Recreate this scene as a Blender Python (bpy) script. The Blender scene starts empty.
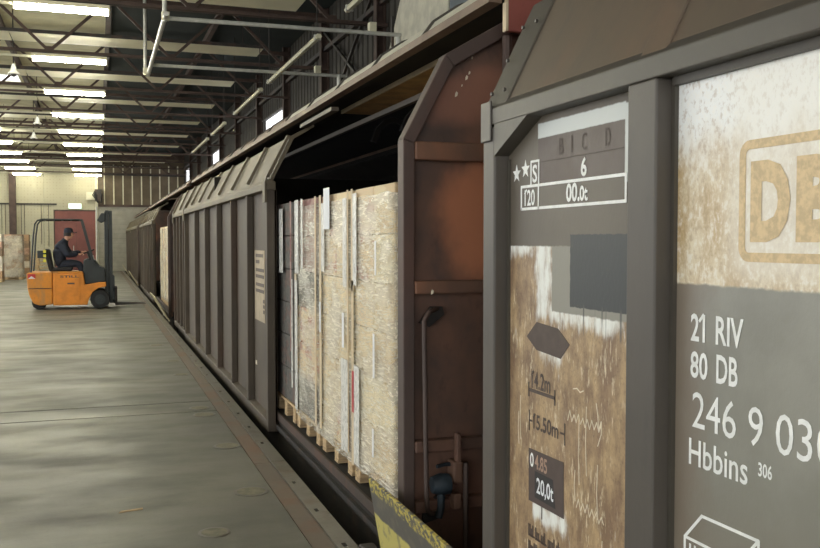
import bpy, bmesh, math, random
from mathutils import Vector, Matrix
random.seed(7)
scene = bpy.context.scene
COL = scene.collection

# ------------------------------------------------------------------ camera, world, exposure
cam_d = bpy.data.cameras.new('camera'); cam = bpy.data.objects.new('camera', cam_d); COL.objects.link(cam)
cam_d.sensor_width = 36.0; cam_d.lens = 36.0 * 900 / 820; cam_d.clip_start = 0.05; cam_d.clip_end = 300
cam.location = (0, 0, 1.65)
cam.rotation_euler = (math.radians(90 - 2.1635), 0, math.radians(-19.107))
scene.camera = cam
world = bpy.data.worlds.new('world'); scene.world = world; world.use_nodes = True
wb = world.node_tree.nodes['Background']
wb.inputs['Color'].default_value = (0.97, 0.99, 1.0, 1); wb.inputs['Strength'].default_value = 1.32
scene.view_settings.view_transform = 'Standard'
scene.view_settings.look = 'None'
scene.view_settings.gamma = 1.0
scene.view_settings.use_curve_mapping = False
scene.view_settings.exposure = 1.08
LAMP = 36.0

# ------------------------------------------------------------------ helpers
def lin(v):
    v /= 255.0
    return v / 12.92 if v <= 0.04045 else ((v + 0.055) / 1.055) ** 2.4
def rgb(r, g, b): return (lin(r), lin(g), lin(b), 1.0)

class Mat:
    """small node builder; coordinates are world positions in metres"""
    def __init__(s, name):
        s.m = bpy.data.materials.new(name); s.m.use_nodes = True
        s.t = s.m.node_tree; s.b = s.t.nodes['Principled BSDF']; s.out = s.t.nodes['Material Output']
        s._pos = None
    def n(s, typ, **kw):
        nd = s.t.nodes.new('ShaderNode' + typ)
        for k, v in kw.items(): setattr(nd, k, v)
        return nd
    def put(s, sock, v):
        if isinstance(v, bpy.types.NodeSocket): s.t.links.new(v, sock)
        else: sock.default_value = v
    def pos(s):
        if s._pos is None: s._pos = s.n('NewGeometry').outputs['Position']
        return s._pos
    def xyz(s):
        nd = s.n('SeparateXYZ'); s.put(nd.inputs[0], s.pos()); return nd.outputs
    def scaled(s, sc):
        nd = s.n('Mapping'); s.put(nd.inputs['Vector'], s.pos()); nd.inputs['Scale'].default_value = sc
        return nd.outputs[0]
    def noise(s, scale=5, detail=4, sc=(1, 1, 1), rough=0.55, dist=0):
        nd = s.n('TexNoise'); s.put(nd.inputs['Vector'], s.scaled(sc))
        nd.inputs['Scale'].default_value = scale; nd.inputs['Detail'].default_value = detail
        nd.inputs['Roughness'].default_value = rough; nd.inputs['Distortion'].default_value = dist
        return nd.outputs[0]
    def ramp(s, f, a, b, lo=0.0, hi=1.0):
        nd = s.n('MapRange'); nd.interpolation_type = 'SMOOTHSTEP'
        s.put(nd.inputs[0], f); nd.inputs[1].default_value = a; nd.inputs[2].default_value = b
        nd.inputs[3].default_value = lo; nd.inputs[4].default_value = hi
        return nd.outputs[0]
    def math(s, op, a, b=0.0, c=None):
        nd = s.n('Math', operation=op); s.put(nd.inputs[0], a); s.put(nd.inputs[1], b)
        if c is not None: s.put(nd.inputs[2], c)
        return nd.outputs[0]
    def mul(s, *a):
        r = a[0]
        for x in a[1:]: r = s.math('MULTIPLY', r, x)
        return r
    def mix(s, f, a, b):
        nd = s.n('Mix', data_type='RGBA'); s.put(nd.inputs[0], f); s.put(nd.inputs[6], a); s.put(nd.inputs[7], b)
        return nd.outputs[2]
    def box(s, y0, y1, z0, z1, soft=0.004, wob=0.0, wscale=30):
        """mask of a painted rectangle on a side of the train (Y, Z in metres), with a wobbling brushed edge"""
        o = s.xyz(); y, z = o[1], o[2]
        if wob:
            nz = s.math('SUBTRACT', s.noise(wscale, 3), 0.5); nz = s.math('MULTIPLY', nz, wob * 2)
            y = s.math('ADD', y, nz); z = s.math('ADD', z, nz)
        return s.mul(s.ramp(y, y0 - soft, y0 + soft), s.ramp(y, y1 - soft, y1 + soft, 1, 0),
                     s.ramp(z, z0 - soft, z0 + soft), s.ramp(z, z1 - soft, z1 + soft, 1, 0))
    def bump(s, h, strength=0.3, dist=0.01):
        nd = s.n('Bump'); s.put(nd.inputs['Height'], h); nd.inputs['Strength'].default_value = strength
        nd.inputs['Distance'].default_value = dist; s.t.links.new(nd.outputs[0], s.b.inputs['Normal'])
    def done(s, color, rough=0.7, metal=0.0, spec=None):
        s.put(s.b.inputs['Base Color'], color); s.put(s.b.inputs['Roughness'], rough); s.put(s.b.inputs['Metallic'], metal)
        if spec is not None: s.b.inputs['Specular IOR Level'].default_value = spec
        return s.m

def plain(name, c, rough=0.7, var=0.12, scale=6.0, metal=0.0, sc=(1, 1, 1)):
    k = Mat(name); f = k.noise(scale, 4, sc)
    a = tuple(v * (1 - var) for v in c[:3]) + (1,); b = tuple(min(1, v * (1 + var)) for v in c[:3]) + (1,)
    return k.done(k.mix(k.ramp(f, 0.35, 0.65), a, b), rough, metal)

def rusty(name, base, rust, dark, amount=0.5, scale=3.0, rough=0.62, streak=True):
    k = Mat(name)
    f1 = k.noise(scale, 6, (1, 1, 0.35 if streak else 1)); f2 = k.noise(scale * 6, 5, (1, 1, 0.5)); f3 = k.noise(scale * 0.7, 3)
    c = k.mix(k.ramp(f1, 0.62 - amount * 0.3, 0.80 - amount * 0.2), base, rust)
    c = k.mix(k.mul(k.ramp(f3, 0.45, 0.75), 0.55), c, dark)
    c = k.mix(k.mul(k.ramp(f2, 0.50, 0.80), 0.35), c, dark)
    k.bump(f2, 0.12, 0.01)
    return k.done(c, rough)

def emit(name, c, strength):
    k = Mat(name); k.b.inputs['Emission Color'].default_value = c; k.b.inputs['Emission Strength'].default_value = strength
    return k.done(c, 0.5)

class MB:
    def __init__(s): s.v = []; s.f = []
    def add(s, vs, fs):
        o = len(s.v); s.v += [tuple(v) for v in vs]; s.f += [tuple(i + o for i in f) for f in fs]; return s
    def box(s, x0, x1, y0, y1, z0, z1):
        return s.add([(x0,y0,z0),(x1,y0,z0),(x1,y1,z0),(x0,y1,z0),(x0,y0,z1),(x1,y0,z1),(x1,y1,z1),(x0,y1,z1)],
                     [(0,3,2,1),(4,5,6,7),(0,1,5,4),(1,2,6,5),(2,3,7,6),(3,0,4,7)])
    def prism(s, poly, a, b, axis='y'):
        """polygon extruded along an axis; poly coordinates are the other two axes in order"""
        def p(u, w, t):
            return (u, t, w) if axis == 'y' else (t, u, w) if axis == 'x' else (u, w, t)
        n = len(poly)
        vs = [p(u, w, a) for u, w in poly] + [p(u, w, b) for u, w in poly]
        return s.add(vs, [tuple(range(n))[::-1], tuple(range(n, 2 * n))] + [(i, (i + 1) % n, (i + 1) % n + n, i + n) for i in range(n)])
    def sheet(s, line, th, y0, y1):
        """a bent sheet: polyline in X, Z with thickness, running along Y"""
        nrm = []
        for i in range(len(line)):
            a = line[max(i - 1, 0)]; b = line[min(i + 1, len(line) - 1)]
            d = Vector((b[0] - a[0], b[1] - a[1])).normalized(); nrm.append((d.y, -d.x))
        back = [(line[i][0] + nrm[i][0] * th, line[i][1] + nrm[i][1] * th) for i in range(len(line))]
        for i in range(len(line) - 1):
            s.prism([line[i], line[i + 1], back[i + 1], back[i]], y0, y1)
        return s
    def tube(s, pts, r, n=8, cap=True):
        pts = [Vector(p) for p in pts]; rs = r if isinstance(r, (list, tuple)) else [r] * len(pts)
        o = len(s.v); up = None
        for i, p in enumerate(pts):
            d = (pts[min(i + 1, len(pts) - 1)] - pts[max(i - 1, 0)]).normalized()
            if up is None:
                up = Vector((0, 0, 1)) if abs(d.z) < 0.9 else Vector((0, 1, 0))
            u = d.cross(up).normalized(); w = u.cross(d).normalized(); up = w
            for k in range(n):
                a = 2 * math.pi * k / n; s.v.append(tuple(p + (u * math.cos(a) + w * math.sin(a)) * rs[i]))
        for i in range(len(pts) - 1):
            for k in range(n):
                a, b = o + i * n + k, o + i * n + (k + 1) % n
                s.f.append((a, b, b + n, a + n))
        if cap:
            s.f.append(tuple(o + k for k in range(n))[::-1]); e = o + (len(pts) - 1) * n
            s.f.append(tuple(e + k for k in range(n)))
        return s
    def bar(s, a, b, w, h, up=(0, 0, 1)):
        """a rectangular bar between two points"""
        a, b, up = Vector(a), Vector(b), Vector(up); d = (b - a).normalized()
        u = d.cross(up).normalized(); v = u.cross(d).normalized()
        q = [u * w / 2 + v * h / 2, -u * w / 2 + v * h / 2, -u * w / 2 - v * h / 2, u * w / 2 - v * h / 2]
        return s.add([a + t for t in q] + [b + t for t in q], [(0,1,2,3),(7,6,5,4)] + [(i, i + 4, (i + 1) % 4 + 4, (i + 1) % 4) for i in range(4)])
    def lathe(s, prof, c, axis='z', n=20):
        """profile of (radius, height) turned about an axis through c"""
        o = len(s.v); c = Vector(c)
        for r, h in prof:
            for k in range(n):
                a = 2 * math.pi * k / n; p, q = r * math.cos(a), r * math.sin(a)
                s.v.append(tuple(c + (Vector((p, q, h)) if axis == 'z' else Vector((p, h, q)) if axis == 'y' else Vector((h, p, q)))))
        for i in range(len(prof) - 1):
            for k in range(n):
                a, b = o + i * n + k, o + i * n + (k + 1) % n
                s.f.append((a, b, b + n, a + n))
        s.f.append(tuple(o + k for k in range(n))[::-1]); e = o + (len(prof) - 1) * n
        s.f.append(tuple(e + k for k in range(n)))
        return s
    def mesh(s, name, origin=(0, 0, 0)):
        me = bpy.data.meshes.new(name); ox, oy, oz = origin
        me.from_pydata([(x - ox, y - oy, z - oz) for x, y, z in s.v], [], s.f)
        bm = bmesh.new(); bm.from_mesh(me); bmesh.ops.recalc_face_normals(bm, faces=bm.faces); bm.to_mesh(me); bm.free()
        return me
    def build(s, name, mat, parent=None, bevel=0, smooth=False, at=None):
        org = origin_of(parent) if at is None else at
        me = s.mesh(name, org); me.materials.append(mat)
        o = bpy.data.objects.new(name, me); COL.objects.link(o)
        if parent is not None:
            o.parent = parent; wp = origin_of(parent); o.location = (org[0] - wp[0], org[1] - wp[1], org[2] - wp[2])
        else: o.location = org
        if bevel:
            md = o.modifiers.new('bevel', 'BEVEL'); md.width = bevel; md.segments = 2; md.limit_method = 'ANGLE'
        if smooth:
            for p in me.polygons: p.use_smooth = True
            try: me.set_sharp_from_angle(angle=math.radians(40))
            except Exception: pass
        return o

def origin_of(o):
    p = Vector((0, 0, 0))
    while o is not None: p += o.location; o = o.parent
    return tuple(p)
def tag(o, label=None, cat=None, group=None, kind=None):
    if label: o['label'] = label
    if cat: o['category'] = cat
    if group: o['group'] = group
    if kind: o['kind'] = kind
    return o
def empty(name, loc, label=None, cat=None, group=None, kind=None):
    o = bpy.data.objects.new(name, None); COL.objects.link(o); o.location = loc; o.empty_display_size = 0.2
    return tag(o, label, cat, group, kind)
def kids(o): return [c for c in bpy.data.objects if c.parent == o]
def copy_tree(o, parent=None):
    c = o.copy(); COL.objects.link(c); c.parent = parent
    for ch in kids(o): copy_tree(ch, c)
    return c
def mesh_copy(o, name, loc, parent=None):
    c = bpy.data.objects.new(name, o.data); COL.objects.link(c); c.parent = parent; c.location = loc
    return c

_font_cache = {}
def lettering(text, x, yl, z0, w, h, mat, parent, name='lettering', bold=0.0, sub=None):
    """flat painted lettering on a side facing -X: left edge at yl, baseline z0, width w along -Y, height h"""
    cu = bpy.data.curves.new('t', 'FONT'); cu.body = text; cu.size = 1; cu.offset = bold; cu.resolution_u = 3
    ob = bpy.data.objects.new('t', cu); COL.objects.link(ob)
    dg = bpy.context.evaluated_depsgraph_get(); me = bpy.data.meshes.new_from_object(ob.evaluated_get(dg))
    bpy.data.objects.remove(ob); bpy.data.curves.remove(cu)
    xs = [v.co.x for v in me.vertices]; ys = [v.co.y for v in me.vertices]
    x0, x1, y0, y1 = min(xs), max(xs), min(ys), max(ys)
    org = origin_of(parent)
    for v in me.vertices:
        u = (v.co.x - x0) / (x1 - x0) * w; t = (v.co.y - y0) / (y1 - y0) * h
        v.co = (x - org[0], yl - u - org[1], z0 + t - org[2])
    me.name = name; me.materials.clear(); me.materials.append(mat)
    o = bpy.data.objects.new(name, me); COL.objects.link(o); o.parent = parent
    return o

# ------------------------------------------------------------------ materials
M = {}
M['white'] = plain('white paint', rgb(246, 247, 242), 0.6, 0.08, 20)
M['cream_metal'] = plain('cream painted metal', rgb(200, 196, 170), 0.5, 0.08, 5)
M['panel_cream'] = plain('heating panel enamel', rgb(236, 230, 200), 0.5, 0.05, 2)
M['steel_white'] = plain('galvanised tube', rgb(190, 190, 182), 0.45, 0.1, 8, 0.2)
M['truss'] = plain('red oxide steel', rgb(70, 54, 46), 0.7, 0.2, 4)
M['black'] = plain('black rubber', rgb(28, 28, 28), 0.75, 0.2, 12)
M['dark_steel'] = rusty('dark oily steel', rgb(46, 42, 38), rgb(74, 54, 42), rgb(24, 22, 20), 0.4, 4)
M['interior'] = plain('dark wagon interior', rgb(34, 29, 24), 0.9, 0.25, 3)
M['wood'] = plain('raw pallet wood', rgb(186, 160, 122), 0.8, 0.22, 9, 0, (1, 6, 6))
M['roof_grey'] = plain('weathered pale roof sheet', rgb(184, 180, 162), 0.6, 0.12, 5)
M['roof_tan'] = rusty('tan rusted roof edge', rgb(116, 94, 76), rgb(98, 72, 56), rgb(70, 58, 48), 0.45, 3)
M['gable'] = rusty('oxide red gable', rgb(150, 84, 72), rgb(128, 66, 54), rgb(96, 52, 46), 0.4, 3)
M['w1_door'] = rusty('grey brown wagon paint', rgb(80, 70, 57), rgb(78, 58, 44), rgb(56, 49, 42), 0.4, 2.2)
M['w1_eave'] = rusty('dusty eave paint', rgb(104, 94, 74), rgb(94, 76, 56), rgb(78, 70, 56), 0.35, 2.5)
M['near_frame'] = rusty('grey brown frame paint', rgb(78, 73, 64), rgb(84, 72, 60), rgb(62, 60, 57), 0.3, 2.5, 0.5)
M['near_slope'] = rusty('brown grey hood paint', rgb(98, 86, 71), rgb(112, 90, 72), rgb(76, 71, 66), 0.45, 1.8, 0.55)
M['near_post'] = rusty('blue grey post paint', rgb(84, 78, 71), rgb(88, 78, 68), rgb(64, 61, 58), 0.25, 3, 0.5)
M['brown_print'] = plain('dark brown stencil paint', rgb(84, 70, 62), 0.6, 0.1, 20)
M['chalk'] = plain('chalk', rgb(226, 214, 190), 0.9, 0.1, 30)
M['tan_print'] = plain('tan weathered emblem', rgb(216, 190, 146), 0.5, 0.12, 60)
M['red'] = plain('red stripe tape', rgb(176, 34, 38), 0.45, 0.1, 10)
M['tag_white'] = plain('white paper tag', rgb(232, 234, 236), 0.6, 0.03, 8)
M['cardboard_edge'] = plain('cardboard edge strip', rgb(208, 190, 158), 0.7, 0.08, 8)

# concrete
k = Mat('worn concrete floor')
f1 = k.noise(0.45, 5); f2 = k.noise(2.2, 6, (0.5, 1, 1)); f3 = k.noise(40, 3); f4 = k.noise(1.1, 6, (0.5, 1.3, 1), 0.65, 1.0)
c = k.mix(k.ramp(f1, 0.35, 0.68), rgb(98, 97, 88), rgb(122, 120, 108))
c = k.mix(k.mul(k.ramp(f2, 0.48, 0.72), 0.45), c, rgb(82, 81, 75))
c = k.mix(k.mul(k.ramp(f4, 0.52, 0.78), 0.35), c, rgb(146, 142, 124))
c = k.mix(k.mul(k.ramp(f3, 0.55, 0.8), 0.25), c, rgb(72, 70, 64))
k.bump(f3, 0.08, 0.01)
M['concrete'] = k.done(c, k.ramp(f2, 0.3, 0.7, 0.45, 0.65))
M['edge_rust'] = rusty('rust stained kerb concrete', rgb(112, 100, 88), rgb(116, 88, 70), rgb(90, 84, 76), 0.5, 2.0)
M['edge_steel'] = rusty('worn edge steel', rgb(116, 112, 102), rgb(102, 84, 70), rgb(78, 76, 70), 0.35, 5, 0.4)
M['patch'] = plain('pale filler patch', rgb(122, 118, 98), 0.7, 0.25, 14)
M['ballast'] = plain('dark track bed', rgb(36, 34, 31), 0.95, 0.3, 6)

# rust of the wagon end
k = Mat('rusted wagon end')
f1 = k.noise(1.6, 5, (1, 1, 0.8)); f2 = k.noise(14, 5, (1, 1, 0.5)); f3 = k.noise(3.5, 4, (1, 1, 0.6))
c = k.mix(k.ramp(f1, 0.38, 0.66), rgb(80, 66, 59), rgb(118, 86, 70))
c = k.mix(k.mul(k.ramp(f2, 0.55, 0.75), 0.5), c, rgb(56, 46, 44))
c = k.mix(k.mul(k.ramp(f3, 0.58, 0.72), 0.6), c, rgb(74, 64, 62))
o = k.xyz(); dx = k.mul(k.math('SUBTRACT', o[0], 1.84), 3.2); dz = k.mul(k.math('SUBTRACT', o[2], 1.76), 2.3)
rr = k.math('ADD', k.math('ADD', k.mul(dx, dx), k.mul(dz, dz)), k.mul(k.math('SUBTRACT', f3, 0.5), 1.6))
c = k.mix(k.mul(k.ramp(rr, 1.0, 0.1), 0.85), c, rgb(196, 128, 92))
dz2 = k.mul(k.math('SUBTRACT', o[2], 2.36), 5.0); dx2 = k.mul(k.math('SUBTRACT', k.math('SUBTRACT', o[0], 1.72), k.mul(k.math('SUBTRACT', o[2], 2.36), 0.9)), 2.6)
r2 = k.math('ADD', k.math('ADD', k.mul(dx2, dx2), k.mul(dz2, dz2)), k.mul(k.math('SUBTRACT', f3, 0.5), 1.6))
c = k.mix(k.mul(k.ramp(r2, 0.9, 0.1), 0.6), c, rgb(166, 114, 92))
k.bump(f2, 0.15, 0.01)
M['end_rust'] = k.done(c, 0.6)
M['end_frame'] = rusty('purple brown frame', rgb(82, 67, 60), rgb(92, 68, 58), rgb(58, 49, 46), 0.4, 3)

# near door panel A: stencils on worn, rusting paint
k = Mat('near panel with worn stencil patches')
grey = k.mix(k.ramp(k.noise(2.5, 4), 0.35, 0.65), rgb(98, 90, 78), rgb(106, 98, 85))
n1 = k.noise(16, 8, (1, 1, 0.45), 0.7); n2 = k.noise(70, 4, (1, 1, 0.6)); n3 = k.noise(4, 5, (1, 1, 0.6)); n4 = k.noise(75, 5, (1, 1, 0.22), 0.65)
rust = k.mix(k.ramp(n1, 0.34, 0.66), rgb(134, 108, 82), rgb(188, 160, 120))
rust = k.mix(k.mul(k.ramp(n3, 0.48, 0.72), 0.6), rust, rgb(128, 100, 80))
rust = k.mix(k.mul(k.ramp(k.noise(90, 3), 0.52, 0.70), 0.35), rust, rgb(104, 82, 66))
rust = k.mix(k.mul(k.ramp(n4, 0.55, 0.66), k.ramp(k.noise(6, 4), 0.38, 0.58), 0.85), rust, rgb(232, 216, 182))
fade = k.noise(30, 6, (1, 1, 0.25), 0.7)
def white_zone(y0, y1, z0, z1, soft):
    m = k.box(y0, y1, z0, z1, soft * 1.3, 0.03, 16)
    return k.ramp(k.math('ADD', m, k.mul(k.math('SUBTRACT', fade, 0.5), 2.2)), 0.25, 1.15)
white = rgb(240, 241, 234)
for zone in ((2.74, 2.86, 1.37, 1.70, 0.03), (2.86, 3.14, 1.585, 1.70, 0.03), (2.30, 2.76, 1.36, 1.44, 0.03),
             (2.62, 2.88, 0.655, 0.73, 0.025), (2.63, 2.84, 1.235, 1.33, 0.045)):
    rust = k.mix(white_zone(*zone), rust, white)
c = k.mix(k.box(2.0, 3.3, 0.0, 1.628, 0.003, 0.004), grey, rust)
c = k.mix(k.box(2.2, 2.737, 1.408, 1.63, 0.003, 0.006), c, rgb(146, 143, 131))
c = k.mix(k.box(2.2, 2.613, 1.432, 1.668, 0.002, 0.005), c, rgb(58, 61, 62))
drip = k.mul(k.box(2.30, 2.60, 1.345, 1.44, 0.01), k.ramp(k.noise(60, 2, (1, 1, 0.02)), 0.60, 0.66))
c = k.mix(drip, c, rgb(84, 84, 80))
c = k.mix(k.box(2.289, 2.845, 2.003, 2.055, 0.003, 0.003), c, rgb(210, 214, 210))
c = k.mix(k.box(2.272, 2.293, 1.82, 2.05, 0.003, 0.002), c, rgb(210, 214, 210))
c = k.mix(k.box(2.295, 2.843, 1.842, 2.003, 0.002, 0.001), c, k.mix(k.ramp(k.noise(6, 3), 0.4, 0.6), rgb(86, 72, 64), rgb(94, 82, 75)))
k.bump(n2, 0.06, 0.01)
M['panel_a'] = k.done(c, 0.5)

# near door panel B: emblem field above, fresh grey below
k = Mat('near panel with bleached emblem field')
n1 = k.noise(9, 8, (1, 1, 0.6), 0.65); n2 = k.noise(75, 5, (1, 1, 0.7), 0.6); n3 = k.noise(3, 4)
up = k.mix(k.ramp(n1, 0.35, 0.7), rgb(200, 174, 130), rgb(228, 214, 184))
up = k.mix(k.ramp(k.math('ADD', k.xyz()[2], k.mul(n1, 0.25)), 1.92, 2.10), up, rgb(246, 247, 244))
up = k.mix(k.mul(k.ramp(n2, 0.5, 0.66), 0.55), up, rgb(248, 244, 234))
up = k.mix(k.mul(k.ramp(n2, 0.50, 0.34), 0.4), up, rgb(160, 126, 84))
up = k.mix(k.mul(k.box(1.30, 1.82, 1.56, 2.2, 0.06), 0.6), up, rgb(246, 242, 230))
lo = k.mix(k.ramp(n3, 0.35, 0.65), rgb(136, 134, 123), rgb(150, 148, 137))
lo = k.mix(k.mul(k.ramp(k.math('ADD', k.xyz()[1], k.mul(n1, 0.2)), 1.95, 2.12), 0.6), lo, rgb(122, 102, 84))
lo = k.mix(k.mul(k.ramp(k.xyz()[2], 1.1, 0.8), 0.5), lo, rgb(126, 116, 102))
c = k.mix(k.box(-5, 3, 0, 1.536, 0.004, 0.006), up, lo)
k.bump(n2, 0.08, 0.01)
M['panel_b'] = k.done(c, 0.34)

# stretch film: thin, wrinkled, partly see-through
k = Mat('stretch film')
w1 = k.noise(42, 4, (1, 0.16, 1.3), 0.6, 1.6); w2 = k.noise(3.5, 4, (1, 0.7, 1.3))
k.b.inputs['Base Color'].default_value = rgb(246, 241, 224); k.b.inputs['Roughness'].default_value = 0.24
k.bump(w1, 0.5, 0.014)
tr = k.n('BsdfTransparent'); tr.inputs[0].default_value = (0.97, 0.97, 0.95, 1)
mx = k.n('MixShader')
k.put(mx.inputs[0], k.math('ADD', k.mul(k.ramp(w1, 0.50, 0.62), 0.42), k.ramp(w2, 0.35, 0.7, 0.22, 0.52)))
k.t.links.new(tr.outputs[0], mx.inputs[1]); k.t.links.new(k.b.outputs[0], mx.inputs[2]); k.t.links.new(mx.outputs[0], k.out.inputs[0])
M['film'] = k.m
k = Mat('folded film band with glare')  # white bands put the glare of folded film into the colour
w1 = k.noise(38, 5, (1, 1, 0.6), 0.65, 1.0)
k.b.inputs['Base Color'].default_value = rgb(248, 247, 240); k.b.inputs['Roughness'].default_value = 0.16; k.bump(w1, 0.5, 0.01)
tr = k.n('BsdfTransparent'); mx = k.n('MixShader'); k.put(mx.inputs[0], k.ramp(w1, 0.3, 0.6, 0.45, 0.95))
k.t.links.new(tr.outputs[0], mx.inputs[1]); k.t.links.new(k.b.outputs[0], mx.inputs[2]); k.t.links.new(mx.outputs[0], k.out.inputs[0])
M['film_glare'] = k.m
def carton_mat(name, c, d):
    q = Mat(name); f = q.noise(5, 3, (1, 1, 2)); g = q.noise(30, 3)
    x = q.mix(q.ramp(f, 0.52, 0.6), c, d); x = q.mix(q.mul(g, 0.25), x, rgb(226, 214, 186))
    return q.done(x, 0.75)
M['cartons'] = [carton_mat('tan carton', rgb(230, 210, 170), rgb(210, 184, 142)), carton_mat('printed carton', rgb(226, 202, 164), rgb(184, 118, 100)),
                carton_mat('pale carton', rgb(238, 224, 190), rgb(220, 200, 160))]
M['browns'] = [carton_mat('kraft carton', rgb(166, 128, 92), rgb(140, 102, 74)), carton_mat('rosy carton', rgb(190, 150, 128), rgb(150, 110, 92)), carton_mat('white wrapped carton', rgb(222, 214, 200), rgb(200, 186, 160)), carton_mat('umber carton', rgb(120, 92, 72), rgb(150, 118, 90))]
M['carton_dark'] = carton_mat('dark blue carton', rgb(30, 36, 48), rgb(58, 24, 36))
M['carton_purple'] = carton_mat('wine red carton', rgb(150, 112, 110), rgb(112, 50, 58))

# walls, roof
k = Mat('cream perforated wall sheet')
v = k.n('TexVoronoi'); k.put(v.inputs['Vector'], k.scaled((1, 1, 1))); v.inputs['Scale'].default_value = 6.5; v.inputs['Randomness'].default_value = 0.1
c = k.mix(k.ramp(v.outputs['Distance'], 0.15, 0.35), rgb(128, 124, 104), rgb(166, 161, 138))
c = k.mix(k.mul(k.ramp(k.noise(0.8, 4), 0.45, 0.7), 0.3), c, rgb(170, 164, 138))
M['wall_cream'] = k.done(c, 0.7)
M['wall_brown'] = plain('brown wall cladding', rgb(92, 80, 62), 0.75, 0.18, 1.5)
M['wall_dark'] = plain('dark timber cladding', rgb(48, 44, 37), 0.8, 0.25, 2.0, 0, (1, 3, 0.4))
M['shutter'] = plain('grey shutter', rgb(146, 142, 128), 0.6, 0.08, 3)
M['door_red'] = plain('dark red door paint', rgb(112, 62, 56), 0.6, 0.1, 3)
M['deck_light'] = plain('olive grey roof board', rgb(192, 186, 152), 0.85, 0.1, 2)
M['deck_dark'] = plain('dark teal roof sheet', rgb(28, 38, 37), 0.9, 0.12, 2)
M['lamp'] = emit('fluorescent tube light', (1.0, 0.975, 0.80, 1), LAMP)
M['lamp_box'] = plain('lamp housing', rgb(214, 208, 180), 0.5, 0.05, 5)
k = Mat('window glass'); k.b.inputs['Transmission Weight'].default_value = 1.0; k.b.inputs['IOR'].default_value = 1.05
M['glass'] = k.done((1, 1, 1, 1), 0.05)

# ------------------------------------------------------------------ setting: floor, pit, walls, ceiling
EDGE = 1.30; WALLX = 4.45; BACK = 50.2; LEFT = -14.0; NEAR = -9.0; ROOFZ = 6.32
floor = empty('floor', (0, 0, 0), kind='structure')
JY = (NEAR, 8.80, 9.35, 20.2, 31.2, 42.2, BACK)
for a, b in zip(JY[:-1], JY[1:]):
    MB().box(LEFT, 1.065, a + 0.014, b - 0.014, -0.18, 0).build('floor_slab', M['concrete'], floor)
MB().box(LEFT, 1.065, NEAR, BACK, -0.20, -0.02).build('joint_filler', M['dark_steel'], floor)
y = NEAR
while y < BACK - 0.1:
    e = min(y + 3.9, BACK)
    MB().box(1.07, 1.19, y + 0.004, e - 0.004, -0.18, -0.002).build('kerb_stone', M['edge_rust'], floor)
    y = e
# steel edge angle with punched slots, in lengths
y = NEAR
while y < BACK - 0.1:
    e = min(y + 3.9, BACK); b = MB(); t = y + 0.004
    b.box(1.195, 1.225, y + 0.004, e - 0.004, -0.15, 0.006).box(1.25, EDGE, y + 0.004, e - 0.004, -0.15, 0.006)
    while t < e - 0.05:
        t2 = min(t + 0.60, e - 0.004); b.box(1.225, 1.25, t, t2, -0.15, 0.006); t = t2 + 0.06
    b.build('edge_angle', M['edge_steel'], floor); y = e
MB().box(1.0, 1.27, NEAR, BACK, -1.25, -0.16).build('platform_face', M['ballast'], floor)
trk = MB().box(1.0, WALLX, NEAR, BACK + 3, -1.35, -1.15).build('floor', M['ballast']); tag(trk, kind='structure')
for xr in (2.06, 3.5):
    MB().box(xr - 0.035, xr + 0.035, NEAR, BACK, -1.15, -1.0).build('rail', M['dark_steel'], trk)
# round lids and filler patches in the slab
lids = [(0.957, 7.243, 0.11), (0.93, 5.867, 0.115), (0.93, 8.62, 0.11), (0.92, 8.98, 0.10), (0.95, 11.3, 0.10), (0.95, 12.6, 0.10), (0.60, 5.106, 0.09), (0.85, 14.6, 0.11)]
for i, (x, y, r) in enumerate(lids):
    r0 = empty('floor_lid', (x, y, 0), kind='structure')
    q = (x, y)
    MB().lathe([(r, 0.0005), (r, 0.003), (r * 0.86, 0.004)], (q[0], q[1], 0), n=24).build('rim', M['edge_steel'], r0)
    MB().lathe([(r * 0.80, 0.0005), (r * 0.80, 0.0045), (r * 0.2, 0.005)], (q[0], q[1], 0), n=24).build('plug', M['patch'], r0)
sl = MB().prism([(0.10, 5.66), (0.24, 5.69), (0.24, 5.72), (0.11, 5.69)], 0.0004, 0.004, 'z').build('wood_splinter', M['wood'])
tag(sl, 'pale wood splinter lying alone on the concrete floor', 'splinter')

# far wall
wb_ = empty('wall_back', (0, BACK, 0), kind='structure')
for a, b in [(LEFT, -10.6), (-10.59, -7.6), (-7.59, -5.2), (-5.19, -2.64)]:
    MB().box(a, b, BACK, BACK + 0.2, 0, ROOFZ).build('wall_sheet', M['wall_cream'], wb_)
MB().box(-2.63, 0.0, BACK, BACK + 0.2, 3.2, ROOFZ).build('wall_sheet', M['wall_cream'], wb_)
MB().box(-2.63, -2.12, BACK, BACK + 0.2, 0, 3.2).build('wall_sheet', M['wall_cream'], wb_)
MB().box(-0.12, 0.02, BACK - 0.02, BACK + 0.2, 0, ROOFZ).build('corner_post', M['cream_metal'], wb_)
MB().box(-4.25, -3.93, BACK - 0.25, BACK, 0, ROOFZ).build('column', M['truss'], wb_)
MB().box(LEFT, -2.0, BACK - 0.06, BACK, 3.46, 3.54).build('cable_tray', M['dark_steel'], wb_)
MB().box(0.02, WALLX, BACK, BACK + 0.1, 3.5, ROOFZ).build('upper_cladding', M['wall_brown'], wb_)
for i in range(9):
    x = 0.35 + i * 0.47
    MB().box(x - 0.03, x + 0.03, BACK - 0.04, BACK, 3.52, 5.62).build('cover_strip', M['cream_metal'], wb_)
MB().box(0.02, WALLX, BACK - 0.08, BACK, 3.40, 3.52).build('lintel', M['truss'], wb_)
MB().box(0.02, WALLX, BACK - 0.1, BACK, 5.05, 5.2).build('girt', M['dark_steel'], wb_)
for i in range(14):
    MB().box(0.02, 1.45, BACK + 0.02, BACK + 0.08, i * 0.25 - 0.02 if i else 0, i * 0.25 + 0.225).build('shutter_slat', M['shutter'], wb_)
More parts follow.
